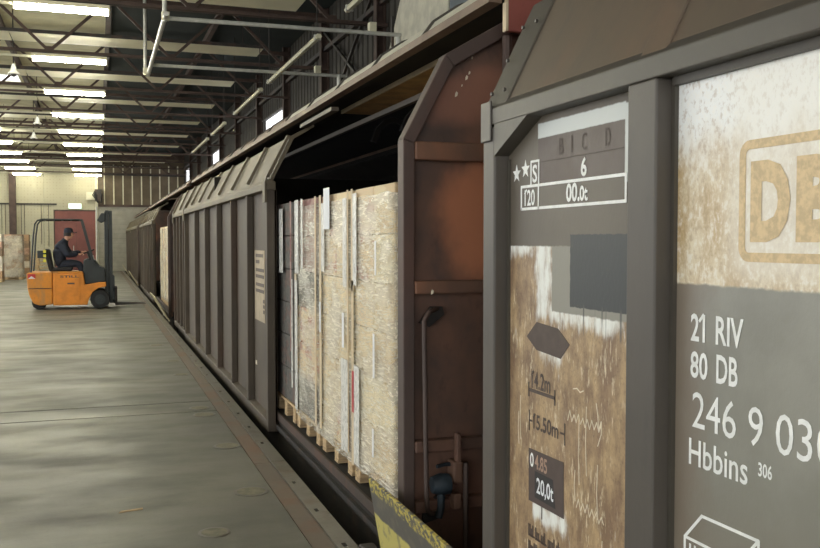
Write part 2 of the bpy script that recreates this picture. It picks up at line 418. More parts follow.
MB().box(0.0, WALLX, BACK + 0.08, BACK + 0.12, -1.2, 3.6).build('shutter_light_block', M['dark_steel'], wb_)  # added backing, blocks daylight leaking through the slat gaps
MB().box(1.45, WALLX, BACK + 0.02, BACK + 0.08, -1.2, 3.45).build('shutter_leaf', M['shutter'], wb_)
for x in (-4.62, -4.45, -3.7, -3.55, -2.75, -2.4):
    MB().tube([(x, BACK - 0.02, 3.5), (x, BACK - 0.02, random.uniform(1.0, 1.8))], 0.012, 6).build('wall_cable', M['dark_steel'], wb_)
d1 = empty('door_1', (-1.08, BACK, 0), kind='structure')
MB().box(-2.12, -0.1, BACK + 0.05, BACK + 0.1, 0, 3.2).build('door_light_block', M['dark_steel'], d1)  # added backing, blocks daylight showing between the door leaves
MB().box(-2.10, -1.07, BACK - 0.04, BACK + 0.05, 0, 3.15).build('door_leaf', M['door_red'], d1)
MB().box(-1.06, -0.12, BACK - 0.04, BACK + 0.05, 0, 3.15).build('door_leaf', M['door_red'], d1)
MB().box(-2.16, -0.06, BACK - 0.06, BACK + 0.05, 3.15, 3.22).box(-2.16, -2.10, BACK - 0.06, BACK + 0.05, 0, 3.15).build('door_frame', M['truss'], d1)
MB().tube([(-1.2, BACK - 0.05, 1.0), (-1.2, BACK - 0.11, 1.05), (-1.2, BACK - 0.11, 1.3), (-1.2, BACK - 0.05, 1.35)], 0.015, 6).build('door_handle', M['steel_white'], d1)
ex = empty('exit_sign', (-1.1, BACK - 0.1, 3.27), 'small lit exit sign box above the dark red double door', 'sign')
MB().box(-1.44, -0.78, BACK - 0.12, BACK - 0.02, 3.27, 3.56).build('sign_box', M['cream_metal'], ex)
MB().box(-1.42, -0.80, BACK - 0.125, BACK - 0.12, 3.29, 3.54).build('sign_face', emit('lit sign face', (0.55, 0.95, 0.70, 1), 0.75), ex)
jb = empty('junction_box', (0.0, BACK - 0.3, 3.8), 'dark cluster of switch boxes and cables on the corner post beside the red door', 'switch box')
MB().box(-0.55, -0.15, BACK - 0.18, BACK - 0.02, 3.75, 4.15).build('box', M['cream_metal'], jb)
MB().box(-0.12, 0.22, BACK - 0.3, BACK - 0.02, 3.7, 4.3).build('box', M['dark_steel'], jb)
for i in range(5):
    a = random.uniform(-0.1, 0.3)
    MB().tube([(a, BACK - 0.2, 4.3), (a + random.uniform(-.2, .2), BACK - 0.35, 4.0), (a + 0.1, BACK - 0.25, 3.6)], 0.03, 6).build('cable', M['black'], jb)
MB().tube([(-0.06, BACK - 0.06, 0), (-0.06, BACK - 0.06, 3.4)], 0.04, 8).build('down_pipe', M['steel_white'], wb_)

# right wall with cladding folds, columns and three lit windows
wr = empty('wall_right', (WALLX, 0, 0), kind='structure')
wins = [(22.3, 25.4, 5.02), (34.3, 37.7, 5.2), (45.9, 49.4, 5.4)]
WZ0 = 3.9
def clad(y0, y1, z0, z1):
    b = MB(); line = []; y = y0
    while y < y1 - 1e-3:
        line += [(WALLX, y), (WALLX, min(y + 0.20, y1)), (WALLX + 0.03, min(y + 0.22, y1)), (WALLX + 0.03, min(y + 0.29, y1))]; y += 0.31
    line.append((WALLX, y1)); n = len(line)
    b.add([(p[0], p[1], z0) for p in line] + [(p[0], p[1], z1) for p in line], [(i, i + 1, i + 1 + n, i + n) for i in range(n - 1)])
    return b.build('cladding_sheet', M['wall_dark'], wr)
cols = [NEAR, -2.5, 4.2, 10.2, 14.2, 18.0, 21.9, 25.8, 30.0, 34.1, 38.0, 42.0, 45.6, BACK]
for a, b in zip(cols[:-1], cols[1:]):
    w = [q for q in wins if q[0] >= a - 0.5 and q[1] <= b + 0.5]
    WZ1 = w[0][2] if w else 5.0
    clad(a, b, WZ1, ROOFZ); clad(a, b, -1.2, WZ0)
    if w:
        if w[0][0] > a + 0.02: clad(a, w[0][0], WZ0, WZ1)
        if w[0][1] < b - 0.02: clad(w[0][1], b, WZ0, WZ1)
    else: clad(a, b, WZ0, WZ1)
for y in cols[1:-1]:
    MB().box(WALLX - 0.16, WALLX, y - 0.09, y - 0.07, -1.2, ROOFZ).box(WALLX - 0.16, WALLX - 0.14, y - 0.16, y, -1.2, ROOFZ).box(WALLX - 0.02, WALLX, y - 0.16, y, -1.2, ROOFZ).build('column', M['truss'], wr)
for z in (5.45, 3.8):
    MB().box(WALLX - 0.10, WALLX - 0.02, NEAR, BACK, z, z + 0.08).build('girt', M['dark_steel'], wr)
for a, b in ((10.2, 14.2), (14.2, 18.0)):
    MB().bar((WALLX - 0.08, a, 3.9), (WALLX - 0.08, b, 5.9), 0.05, 0.05).bar((WALLX - 0.08, a, 5.9), (WALLX - 0.08, b, 3.9), 0.05, 0.05).build('cross_brace', M['dark_steel'], wr)
for i, (a, b, WZ1) in enumerate(wins):
    w = empty('window_%d' % (i + 1), (WALLX, (a + b) / 2, WZ0), kind='structure')
    MB().box(WALLX - 0.02, WALLX + 0.06, a, b, WZ1 - 0.04, WZ1).box(WALLX - 0.02, WALLX + 0.06, a, b, WZ0, WZ0 + 0.05).box(WALLX - 0.02, WALLX + 0.06, a, a + 0.05, WZ0 + 0.05, WZ1 - 0.04).box(WALLX - 0.02, WALLX + 0.06, b - 0.05, b, WZ0 + 0.05, WZ1 - 0.04).build('window_frame', M['dark_steel'], w)
    MB().box(WALLX + 0.02, WALLX + 0.03, a + 0.05, b - 0.05, WZ0 + 0.05, WZ1 - 0.04).build('pane', M['glass'], w)
# pale sheet fixed to the wall above the wagon gap
ps = empty('wall_sheet_panel', (WALLX - 0.2, 12, 4.4), 'large cream sheet panel with slanting edge on the dark wall above the wagons', 'panel')
MB().prism([(13.35, 4.35), (12.15, 5.75), (10.72, 5.75), (10.72, 4.35)], WALLX - 0.22, WALLX - 0.18, 'x').build('sheet', M['roof_grey'], ps)
MB().prism([(10.70, 4.2), (10.70, 5.75), (8.3, 5.75), (8.3, 4.2)], WALLX - 0.21, WALLX - 0.18, 'x').build('sheet', plain('blue grey sheet', rgb(92, 102, 108), 0.6), ps)
MB().box(WALLX - 0.25, WALLX - 0.22, 12.95, 13.0, 4.55, 5.0).build('bracket', M['dark_steel'], ps)

# ceiling: deck, purlins, trusses
ce = empty('ceiling', (0, 0, ROOFZ), kind='structure')
SX0, SX1, SY0, SY1 = -3.5, -2.1, 27.6, 29.6
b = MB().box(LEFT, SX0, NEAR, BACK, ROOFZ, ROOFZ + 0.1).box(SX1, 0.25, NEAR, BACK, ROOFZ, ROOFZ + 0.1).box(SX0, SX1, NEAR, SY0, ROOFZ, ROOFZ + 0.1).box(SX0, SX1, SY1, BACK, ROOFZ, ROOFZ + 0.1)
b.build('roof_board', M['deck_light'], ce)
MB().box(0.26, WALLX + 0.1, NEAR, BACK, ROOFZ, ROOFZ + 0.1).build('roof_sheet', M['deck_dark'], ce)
sk = MB().box(SX0, SX1, SY0, SY1, ROOFZ + 0.04, ROOFZ + 0.06).build('skylight_pane', M['glass'], ce)
MB().box((SX0 + SX1) / 2 - 0.04, (SX0 + SX1) / 2 + 0.04, SY0, SY1, ROOFZ - 0.02, ROOFZ + 0.04).build('skylight_bar', M['dark_steel'], ce)
for i in range(-6, 3):
    x = 0.28 + 2.16 * i - 0.02
    MB().box(x - 0.05, x + 0.05, NEAR, BACK, 6.19, ROOFZ).build('purlin', M['truss'], ce)
TY = [13.94 + 3.9 * i for i in range(-4, 10)]   # truss and lamp rows; the first four lie behind or above the frame
def truss(y):
    t = empty('truss', (0, y, 0)); t.parent = ce; t.location = (0, y, -ROOFZ)
    MB().box(LEFT, WALLX - 0.02, y - 0.06, y + 0.06, 5.07, 5.12).build('lower_chord', M['truss'], t)
    MB().box(LEFT, WALLX - 0.02, y - 0.06, y + 0.06, 6.10, 6.18).build('upper_chord', M['truss'], t)
    for i in range(-4, 2):
        x = 1.36 + 2.16 * i
        for sgn in (-1, 1):
            if x + sgn * 1.08 > WALLX: continue
            MB().bar((x, y, 5.1), (x + sgn * 1.08, y, 6.14), 0.05, 0.06, (0, 1, 0)).build('diagonal', M['truss'], t)
        MB().box(x - 0.08, x + 0.08, y - 0.008, y + 0.008, 5.08, 5.19).build('gusset', M['truss'], t)
    return t
for y in TY: truss(y)
MB().box(LEFT, WALLX, BACK - 0.15, BACK - 0.02, 5.95, 6.3).build('end_beam', M['truss'], ce)

# ------------------------------------------------------------------ heating panels, lamps, pipe frame
ORD = ['nearest', 'second', 'third', 'fourth', 'fifth', 'sixth', 'seventh', 'eighth', 'ninth', 'tenth']
for i, y in enumerate(TY[4:]):
    p = empty('heating_panel', (0, y + 0.5, 5.45), 'long cream ceiling heating panel, %s from the camera' % ORD[i], 'heating panel', 'heating panels across the roof')
    for a, b_ in ((LEFT, -6.0), (-5.98, -1.5), (-1.48, 3.15)):
        MB().box(a, b_, y + 0.12, y + 0.95, 5.44, 5.47).build('radiant_sheet', M['panel_cream'], p)
    MB().box(LEFT, 3.15, y + 0.10, y + 0.125, 5.44, 5.50).box(LEFT, 3.15, y + 0.945, y + 0.97, 5.44, 5.50).build('panel_rim', M['dark_steel'], p)
    for x in (-8, -3, 0.3, 2.8):
        MB().tube([(x, y + 0.5, 5.46), (x, y + 0.5, ROOFZ)], 0.008, 5).build('hanger', M['dark_steel'], p)

def lamp(x0, y, label, unseen=False):
    r = empty('ceiling_lamp', (x0 + 0.65, y, 4.96), label, 'lamp', 'lit fluorescent ceiling lamps')
    MB().box(x0, x0 + 1.30, y - 0.05, y + 0.05, 4.995, 5.05).build('housing', M['lamp_box'], r)
    MB().tube([(x0 + 0.02, y, 4.95), (x0 + 1.28, y, 4.95)], 0.04, 12).build('tube', M['lamp'], r, smooth=True)
    MB().box(x0, x0 + 0.02, y - 0.04, y + 0.04, 4.91, 5.0).build('end_cap', M['lamp_box'], r)
    MB().box(x0 + 1.28, x0 + 1.30, y - 0.04, y + 0.04, 4.91, 5.0).build('end_cap', M['lamp_box'], r)
for i, y in enumerate(TY):
    j = i - 4
    if j < -1: continue  # row above the frame is unseen, added for its light
    for cidx, x0 in enumerate((-1.10, -4.0, -7.0)):  # leftmost column lies out of view, added to brighten the ceiling
        row = ('right-hand', 'left-hand', 'added unseen left')[cidx]
        if j >= 0: lb = 'lit fluorescent tube lamp in the %s row, %s from the camera' % (row, ORD[j])
        else: lb = 'lit fluorescent tube lamp added out of view to the %s row, %s back' % (row, ORD[-j - 1])
        lamp(x0, y, lb)
for i, y in enumerate(TY[4:]):
    t = MB().box(-9.0, 0.2, y + 0.09, y + 0.13, 4.99, 5.03).build('cable_trunking', M['cream_metal'])
    tag(t, 'thin pale cable trunking along the lamp row, %s from the camera' % ORD[i], 'trunking', 'cable trunkings of the lamp rows')

# bell shaped pendants
for i, (x, y, where) in enumerate([(-1.50, 19.05, 'nearest the camera'), (-1.54, 26.95, 'middle one of the left ones'), (-1.87, 30.8, 'farthest of all')]):
    p = empty('bell_pendant', (x, y, 4.9), 'small white bell-shaped pendant under the roof, ' + where, 'pendant', 'white bell pendants')
    MB().lathe([(0.115, -0.05), (0.11, -0.035), (0.06, 0.015), (0.045, 0.09), (0.02, 0.15)], (x, y, 4.9), n=16).build('bell', M['white'], p, smooth=True)
    MB().lathe([(0.02, -0.10), (0.05, -0.08), (0.05, -0.03), (0.02, -0.02)], (x, y, 4.9), n=10).build('bulb', M['dark_steel'], p, smooth=True)
    MB().tube([(x, y, 5.04), (x, y, ROOFZ)], 0.012, 6).build('stem', M['dark_steel'], p)

# hung frame of pale tubes over the track
fr = empty('pipe_frame', (0.89, 12.7, 4.65), 'rectangular frame of pale tubes hung from the roof above the wagons', 'pipe frame')
MB().tube([(0.89, 12.7, 4.65), (WALLX - 0.2, 12.62, 4.65)], 0.03, 8).build('cross_tube', M['steel_white'], fr, smooth=True)
MB().tube([(0.90, 16.15, 4.65), (WALLX - 0.1, 16.1, 4.65)], 0.03, 8).build('cross_tube', M['steel_white'], fr, smooth=True)
MB().tube([(0.89, 12.5, 4.66), (0.90, 17.2, 4.66)], 0.035, 8).build('side_tube', M['steel_white'], fr, smooth=True)
for p in ((0.89, 12.7), (0.84, 16.9)):
    MB().tube([(p[0], p[1], 4.6), (p[0], p[1], ROOFZ)], 0.03, 8).build('hanger', M['steel_white'], fr, smooth=True)
    MB().box(p[0] - 0.04, p[0] + 0.06, p[1] - 0.04, p[1] + 0.04, 4.62, 4.73).build('clamp', M['cream_metal'], fr)
for y in (12.65, 16.1):
    MB().tube([(WALLX - 0.25, y, 2.9), (WALLX - 0.25, y, 4.66)], 0.04, 8).build('wall_leg', M['steel_white'], fr, smooth=True)
    MB().box(3.75, 3.85, y - 0.06, y + 0.06, 4.67, 4.80).build('clamp', M['cream_metal'], fr)
# unlit trough lamps in a line along the track
for i, (a, b_, w) in enumerate([(9.2, 11.2, 'nearest piece, above the cream sheet panel'), (12.75, 16.8, 'hung from the tube frame'), (17.6, 21.2, 'second beyond the tube frame'), (22.9, 25.6, 'third beyond the tube frame'), (26.6, 31.0, 'farthest long piece')]):
    t = empty('trough_lamp', (3.03, (a + b_) / 2, 4.63), 'unlit pale trough lamp along the track, ' + w, 'lamp', 'unlit trough lamps over the wagons')
    MB().prism([(2.99, 4.57), (3.01, 4.545), (3.06, 4.545), (3.08, 4.57), (3.06, 4.61), (3.01, 4.61)], a, b_).build('trough', M['cream_metal'], t)
    for yy in (a + 0.1, b_ - 0.1):
        MB().box(2.985, 3.085, yy - 0.015, yy + 0.015, 4.54, 4.615).build('end_bracket', M['steel_white'], t)
        MB().tube([(3.03, yy, 4.61), (3.03, yy, ROOFZ)], 0.008, 5).build('hanger', M['dark_steel'], t)

# ------------------------------------------------------------------ wagons
PROF = [(1.40, 0.0), (1.40, 2.14), (1.62, 2.56), (1.96, 2.76)]
CX = 2.78
def mir(p): return (2 * CX - p[0], p[1])
ROOFLINE = [(1.83, 2.845), (1.90, 2.94), (2.05, 3.04), (2.4, 3.17), (2.78, 3.22)]
ROOFLINE = ROOFLINE + [mir(p) for p in ROOFLINE[-2::-1]]

def wagon_base(y0, y1, label, roof_split=None, over=0.0):
    w = empty('freight_wagon', (CX, (y0 + y1) / 2, -1.0), label, 'freight wagon', 'covered freight wagons in the train')
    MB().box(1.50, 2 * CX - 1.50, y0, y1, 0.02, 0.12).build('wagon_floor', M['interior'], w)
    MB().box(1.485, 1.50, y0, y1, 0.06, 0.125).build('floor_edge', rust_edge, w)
    MB().box(1.50, 1.56, y0, y1, -0.30, 0.02).box(1.47, 1.60, y0, y1, -0.32, -0.30).box(1.47, 1.60, y0, y1, -0.02, 0.02).build('sole_bar', M['dark_steel'], w)
    MB().box(2 * CX - 1.56, 2 * CX - 1.50, y0, y1, -0.30, 0.02).build('sole_bar', M['dark_steel'], w)
    # roof in sheets with standing seams
    r0 = y0 - over; n = max(1, round((y1 - r0) / 1.03)); st = (y1 - r0) / n
    for i in range(n):
        a, b = r0 + i * st, r0 + (i + 1) * st
        m = M['roof_grey'] if roof_split is not None and a < roof_split else M['roof_tan']
        MB().sheet(ROOFLINE, 0.02, a + 0.004, b - 0.004).build('roof_sheet', m, w)
        if i: MB().sheet(ROOFLINE, -0.015, a - 0.014, a + 0.014).build('roof_seam', M['near_frame'], w)
    for s in (0, 1):
        q = [(1.79, 2.795), (1.86, 2.795), (1.86, 2.845), (1.80, 2.845)]
        if s: q = [mir(p) for p in q]
        MB().prism(q, r0, y1).build('roof_edge_rail', M['roof_tan'], w)
        q = [(1.87, 2.80), (1.90, 2.80), (1.90, 2.845), (1.87, 2.845)]
        if s: q = [mir(p) for p in q]
        MB().prism(q, r0, y1).build('door_guide', M['ballast'], w)
    # opposite side, closed
    far = [mir(p) for p in PROF]
    MB().sheet(far, 0.02, y0, y1).build('far_side_door', M['interior'], w)
    # running gear
    for yy in (y0 + 3.2, y1 - 3.2):
        for x in (2.06, 3.50):
            MB().lathe([(0.46, -0.06), (0.46, 0.06), (0.49, 0.065), (0.49, 0.09), (0.2, 0.09)], (x, yy, -0.54), 'x', 24).build('wheel', M['dark_steel'], w)
        MB().tube([(2.0, yy, -0.54), (3.56, yy, -0.54)], 0.07, 8).build('axle', M['dark_steel'], w)
    for yy, s in ((y0, -1), (y1, 1)):
        for x in (CX - 0.875, CX + 0.875):
            bb = MB().lathe([(0.09, 0), (0.09, 0.3), (0.07, 0.3), (0.07, 0.44), (0.20, 0.44), (0.21, 0.47), (0.10, 0.49)] if s > 0 else [(0.09, 0), (0.09, -0.3), (0.07, -0.3), (0.07, -0.44), (0.20, -0.44), (0.21, -0.47), (0.10, -0.49)], (x, yy, -0.1), 'y', 20)
            bb.build('buffer', M['dark_steel'], w, smooth=True)
    return w
rust_edge = rusty('rusted floor edge', rgb(70, 56, 47), rgb(86, 60, 47), rgb(44, 38, 34), 0.5, 5)

def end_wall(w, y, s, m_panel, m_frame, detail=True, inset=0.0):
    """end wall in the plane Y=y; s=-1 faces the camera"""
    outer = PROF + [mir(p) for p in PROF[::-1]]
    inn = [(1.46, 0.0), (1.46, 2.12), (1.665, 2.505), (1.985, 2.695)]
    inner = inn + [mir(p) for p in inn[::-1]]
    if inset:
        q_ = 1 - inset / 1.38
        outer = [(CX + (p[0] - CX) * q_, p[1] * (1 - inset * 0.4)) for p in outer]; inner = [(CX + (p[0] - CX) * q_, p[1] * (1 - inset * 0.4)) for p in inner]
    ew = MB().prism(inner, y - s * 0.05, y - s * 0.07).build('end_wall', m_panel, w)
    for a, b in zip(range(len(outer) - 1), range(1, len(outer))):
        MB().prism([outer[a], outer[b], inner[b], inner[a]], y, y - s * 0.09).build('end_frame', m_frame, ew, bevel=0.006)
    if not detail: return ew
    for z0, z1 in ((2.04, 2.13), (1.385, 1.45), (0.60, 0.66), (0.30, 0.36)):
        MB().box(1.46, 2 * CX - 1.46, y - 0.01 if s < 0 else y - 0.05, y + 0.05 if s < 0 else y + 0.01, z0, z1).build('cross_rail', m_panel if z0 < 1 else M['end_rail'], ew, bevel=0.008)
    return ew
M['end_rail'] = rusty('orange brown rail', rgb(112, 84, 68), rgb(136, 94, 70), rgb(78, 62, 54), 0.4, 3)

def ribbed_door(w, y0, y1, ribs, m=None, eave=None, xo=1.40, name='sliding_door', dp=0.07):
    m = m or M['w1_door']; eave = eave or M['w1_eave']
    d = MB().box(xo + dp, xo + dp + 0.015, y0, y1, -0.03, 2.09).build(name, m, w)
    MB().prism([(xo - 0.012, 2.09), (xo + dp + 0.01, 2.09), (xo + dp + 0.01, 2.16), (xo + 0.02, 2.19), (xo - 0.012, 2.15)], y0 - 0.02, y1 + 0.02).build('eave_rail', eave, d, bevel=0.006)
    MB().prism([(xo + 0.02, 2.15), (xo + 0.045, 2.15), (1.645, 2.545), (1.83, 2.655), (1.82, 2.68), (1.62, 2.565)], y0, y1).build('hood', eave, d)
    for yy in (y0, y1 - 0.07):
        MB().box(xo, xo + dp + 0.02, yy, yy + 0.07, -0.05, 2.10).build('edge_post', m, d, bevel=0.006)
    MB().prism([(xo, -0.05), (xo + dp + 0.015, -0.05), (xo + dp + 0.015, 0.06), (xo, 0.045)], y0 + 0.07, y1 - 0.07).build('bottom_rail', m, d, bevel=0.006)
    for yy in ribs:
        MB().prism([(xo + 0.002, 0.03), (xo + dp, 0.03), (xo + dp, 2.09), (xo + 0.002, 2.09)], yy - 0.028, yy + 0.028).build('rib', m, d, bevel=0.008)
    n = max(2, int((y1 - y0) / 1.05)); st = (y1 - y0) / n
    for i in range(n + 1):
        yy = min(max(y0 + i * st, y0 + 0.04), y1 - 0.04)
        MB().prism([(xo + 0.03, 2.20), (1.60, 2.545), (1.625, 2.565), (1.59, 2.575), (xo + 0.0, 2.21)], yy - 0.035, yy + 0.035).build('hood_rib', eave, d)
    for yy in (y0 + 0.04, y1 - 0.04):
        MB().prism([(xo - 0.02, 1.98), (xo, 1.98), (xo, 2.22), (xo - 0.02, 2.16)], yy - 0.06, yy + 0.06).build('corner_bracket', eave, d)
    return d

# --- the middle wagon, whose near bay stands open
W1 = wagon_base(4.25, 18.55, 'grey-brown wagon standing open with wrapped pallets, rusted end towards the camera', 9.2, 0.24)
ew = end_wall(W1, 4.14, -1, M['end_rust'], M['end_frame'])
for x, z, a in ((1.695, 2.375, 0.014), (1.75, 2.46, 0.013), (1.765, 2.485, 0.009), (1.725, 2.42, 0.006), (1.78, 2.56, 0.007), (1.545, 1.395, 0.012)):
    MB().prism([(x - a * 0.5, z - a), (x + a * 0.3, z - a * 0.6), (x + a * 0.6, z + a * 0.5), (x, z + a), (x - a * 0.4, z + a * 0.2)], 4.186 if z > 1.5 else 4.122, 4.19 if z > 1.5 else 4.13).build('paint_chip', M['chalk'], ew)
GP = [(1.885, 2.66), (1.885, 2.90), (2.04, 3.05), (2.4, 3.18), (2.78, 3.23)]
MB().prism(GP + [mir(p) for p in GP[-2::-1]], 3.995, 4.03).build('gable_plate', M['gable'], ew, bevel=0.006)
MB().box(1.873, 1.885, 3.99, 4.03, 2.66, 2.90).build('gable_edge', M['cardboard_edge'], ew)
MB().tube([(1.93, 4.1, 2.35), (1.93, 4.1, 2.66)], 0.025, 8).build('corner_tube', M['end_frame'], ew)
gr = MB().tube([(1.59, 4.17, 1.31), (1.55, 4.11, 1.31), (1.51, 4.08, 1.30), (1.482, 4.07, 1.26), (1.495, 4.07, 0.42), (1.50, 4.07, 0.34), (1.52, 4.09, 0.31), (1.58, 4.15, 0.29)], 0.012, 10).build('grab_rail', M['end_frame'], ew, smooth=True)
MB().prism([(1.49, 1.24), (1.55, 1.32), (1.61, 1.32), (1.62, 1.28), (1.54, 1.22)], 4.155, 4.18).build('rail_plate', M['dark_steel'], gr)
MB().prism([(1.51, 0.24), (1.51, 0.30), (1.59, 0.38), (1.63, 0.36), (1.59, 0.26)], 4.155, 4.18).build('rail_plate', M['dark_steel'], gr)
blue = plain('dull blue paint', rgb(40, 50, 57), 0.6, 0.3, 14)
lb_ = MB().lathe([(0.015, -0.06), (0.04, -0.055), (0.055, -0.01), (0.05, 0.035), (0.02, 0.045)], (1.585, 4.09, 0.45), 'x', 16).build('brake_unit', blue, ew, smooth=True)
MB().tube([(1.555, 4.09, 0.54), (1.61, 4.10, 0.545), (1.66, 4.13, 0.535)], 0.010, 8).build('brake_pipe', blue, lb_, smooth=True)
MB().tube([(1.575, 4.08, 0.42), (1.575, 4.08, 0.34), (1.56, 4.08, 0.29)], 0.020, 8).build('brake_hose', blue, lb_, smooth=True)
lt = MB().box(1.635, 1.69, 4.07, 4.16, 0.45, 0.56).build('latch_block', M['end_rail'], ew, bevel=0.012)
MB().box(1.65, 1.675, 4.06, 4.1, 0.56, 0.70).build('latch_arm', M['end_rust'], lt, bevel=0.006)
MB().box(1.64, 1.68, 4.07, 4.14, 0.32, 0.40).build('latch_foot', M['end_rail'], lt, bevel=0.006)
MB().tube([(1.705, 4.08, 0.55), (1.705, 4.08, -0.05)], 0.014, 8).build('release_rod', M['end_frame'], ew, smooth=True)
dm = ribbed_door(W1, 7.88, 15.9, [9.04, 10.19, 11.46, 12.8, 14.19])
ribbed_door(W1, 15.92, 18.55, [16.55, 17.2, 17.9], xo=1.425, name='sliding_door')
for yy, z0, z1 in ((16.3, 0.3, 1.9), (16.9, 0.25, 1.95), (17.5, 0.5, 1.9)):
    MB().box(1.492, 1.495, yy - 0.05, yy + 0.05, z0, z1).build('chalk_streak', M['chalk'], W1)
# data plate on the middle door
dp = MB().prism([(8.38, 0.87), (8.93, 0.87), (8.93, 1.55), (8.38, 1.55)], 1.466, 1.470, 'x').build('data_plate', plain('faded plate', rgb(172, 156, 130), 0.6, 0.1, 12), dm)
for i, (a, b_, z) in enumerate([(8.15, 8.60, 1.50), (8.35, 8.60, 1.44), (8.10, 8.60, 1.36), (8.10, 8.60, 1.30), (8.10, 8.60, 1.22), (8.10, 8.60, 1.16), (8.08, 8.2, 1.07), (8.08, 8.2, 1.02), (8.08, 8.2, 0.97)]):
    MB().box(1.4645, 1.466, a + 0.31, b_ + 0.27, z - 0.016, z + 0.016).build('plate_line', M['brown_print'], dp)
MB().box(1.466, 1.470, 8.85, 8.92, 0.42, 0.46).build('chalk_mark', M['chalk'], dm)
# inside of the open bay: roof bows, lining board, second guide
for yy in [4.9 + 0.9 * i for i in range(5)]:
    q = [(2.55, 2.62), (2.60, 2.75), (2.68, 2.83), (2.78, 2.86)]; q = q + [mir(p) for p in q[-2::-1]]
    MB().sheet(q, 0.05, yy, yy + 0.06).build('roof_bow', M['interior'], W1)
MB().box(1.90, 2 * CX - 1.90, 4.2, 18.4, 2.885, 2.895).build('ceiling_shade', M['interior'], W1)  # dark sheet added so the roof underside reads as black shade
MB().box(2.20, 2.50, 4.32, 8.3, 2.845, 2.865).build('lining_board', plain('plywood lining', rgb(186, 146, 92), 0.7, 0.2, 5), W1)
MB().box(2.185, 2.20, 4.32, 8.3, 2.84, 2.875).build('lit_lining_edge', M['cardboard_edge'], W1)  # pale strip paints the strong light along the board edge
MB().bar((2.25, 4.3, 2.70), (2.25, 12.0, 2.70), 0.04, 0.04).build('inner_rail', M['w1_door'], W1)
MB().box(1.70, 1.76, 6.75, 7.88, 2.64, 2.67).build('hood_arm', M['w1_door'], dm)
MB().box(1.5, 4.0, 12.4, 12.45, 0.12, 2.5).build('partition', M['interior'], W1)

# --- the wagon beyond and the farthest one
W2 = wagon_base(19.75, 34.05, 'second wagon beyond the forklift mast, open bay showing one pale stack')
end_wall(W2, 19.72, -1, M['end_rust'], M['end_frame'], False)
ribbed_door(W2, 25.4, 30.6, [26.3, 27.2, 28.1, 29.0, 29.9])
ribbed_door(W2, 30.65, 34.05, [31.4, 32.2, 33.0], xo=1.425)
W3 = wagon_base(35.2, 49.5, 'farthest wagon of the train in front of the grey shutter')
end_wall(W3, 35.17, -1, M['end_rust'], M['end_frame'], False)
ribbed_door(W3, 35.2, 42.3, [36.2, 37.2, 38.2, 39.2, 40.2, 41.2])
ribbed_door(W3, 42.35, 49.5, [43.4, 44.4, 45.4, 46.4, 47.4, 48.4])

# --- the near wagon with the stencilled door
W0 = wagon_base(-11.1, 3.14, 'nearest wagon, stencilled and bleached panels filling the right of the view')
end_wall(W0, 3.14, 1, M['end_rust'], M['end_frame'], False, 0.10)
FR, SLP, PO = M['near_frame'], M['near_slope'], M['near_post']
nd = empty('stencilled_door', (1.43, 0, 1.0)); nd.parent = W0; nd.location = Vector((1.43, 0, 1.0)) - W0.location
MB().box(1.40, 1.475, 3.082, 3.186, -0.03, 2.075).build('corner_post', PO, nd, bevel=0.008)
MB().box(1.40, 1.475, 2.052, 2.188, -0.03, 2.08).build('mid_post', PO, nd, bevel=0.006)
MB().box(1.40, 1.475, 0.42, 0.556, -0.03, 2.08).build('mid_post', PO, nd, bevel=0.006)
MB().box(1.40, 1.475, -4.0, 3.186, -0.05, 0.10).build('bottom_rail', FR, nd, bevel=0.006)
MB().prism([(1.398, 2.08), (1.49, 2.08), (1.49, 2.16), (1.42, 2.165), (1.398, 2.14)], -4.0, 3.188).build('top_rail', FR, nd, bevel=0.004)
MB().prism([(3.084, 1.962), (3.084, 2.082), (2.81, 2.082)], 1.40, 1.462, 'x').build('corner_gusset', FR, nd)
MB().box(1.448, 1.475, 2.036, 2.052, 0.1, 2.08).build('panel_bead', FR, nd)
MB().box(1.452, 1.475, 3.062, 3.082, 0.1, 1.95).build('panel_bead', FR, nd)
MB().box(1.44, 1.475, 0.556, 2.036, 2.058, 2.08).build('panel_bead', FR, nd)
PX = 1.46
pa = MB().box(PX, PX + 0.012, 2.16, 3.09, 0.08, 2.10).build('upper_panel', M['panel_a'], nd); pa.name = 'stencil_panel'
pb = MB().box(PX, PX + 0.012, 0.53, 2.07, 0.08, 2.10).build('emblem_panel', M['panel_b'], nd)
MB().box(PX, PX + 0.012, -4.0, 0.43, 0.08, 2.10).build('plain_panel', FR, nd)
hood = MB().sheet([(1.41, 2.14), (1.62, 2.56), (1.96, 2.76)], 0.02, -4.0, 3.15).build('hood', SLP, nd)
def hood_strip(y0, y1, m, lift=0.012):
    l = [(1.40, 2.135), (1.612, 2.562), (1.955, 2.765)]
    return MB().sheet(l, 0.02, y0, y1).build('hood_strip', m, hood, bevel=0.004)
hood_strip(3.0, 3.188, FR); hood_strip(2.02, 2.14, SLP); hood_strip(0.95, 1.07, SLP)
for z, y in ((2.2, 3.15), (2.33, 3.15), (2.46, 3.15), (2.2, 3.04), (2.46, 3.04)):
    x = 1.40 + (z - 2.135) * 0.497
    MB().lathe([(0.007, -0.008), (0.007, 0.001), (0.004, 0.003)], (x - 0.008, y, z + 0.004), 'x', 8).build('bolt', PO, hood)
MB().box(1.391, 1.40, 3.10, 3.19, 2.02, 2.17).build('corner_plate', PO, nd, bevel=0.004)

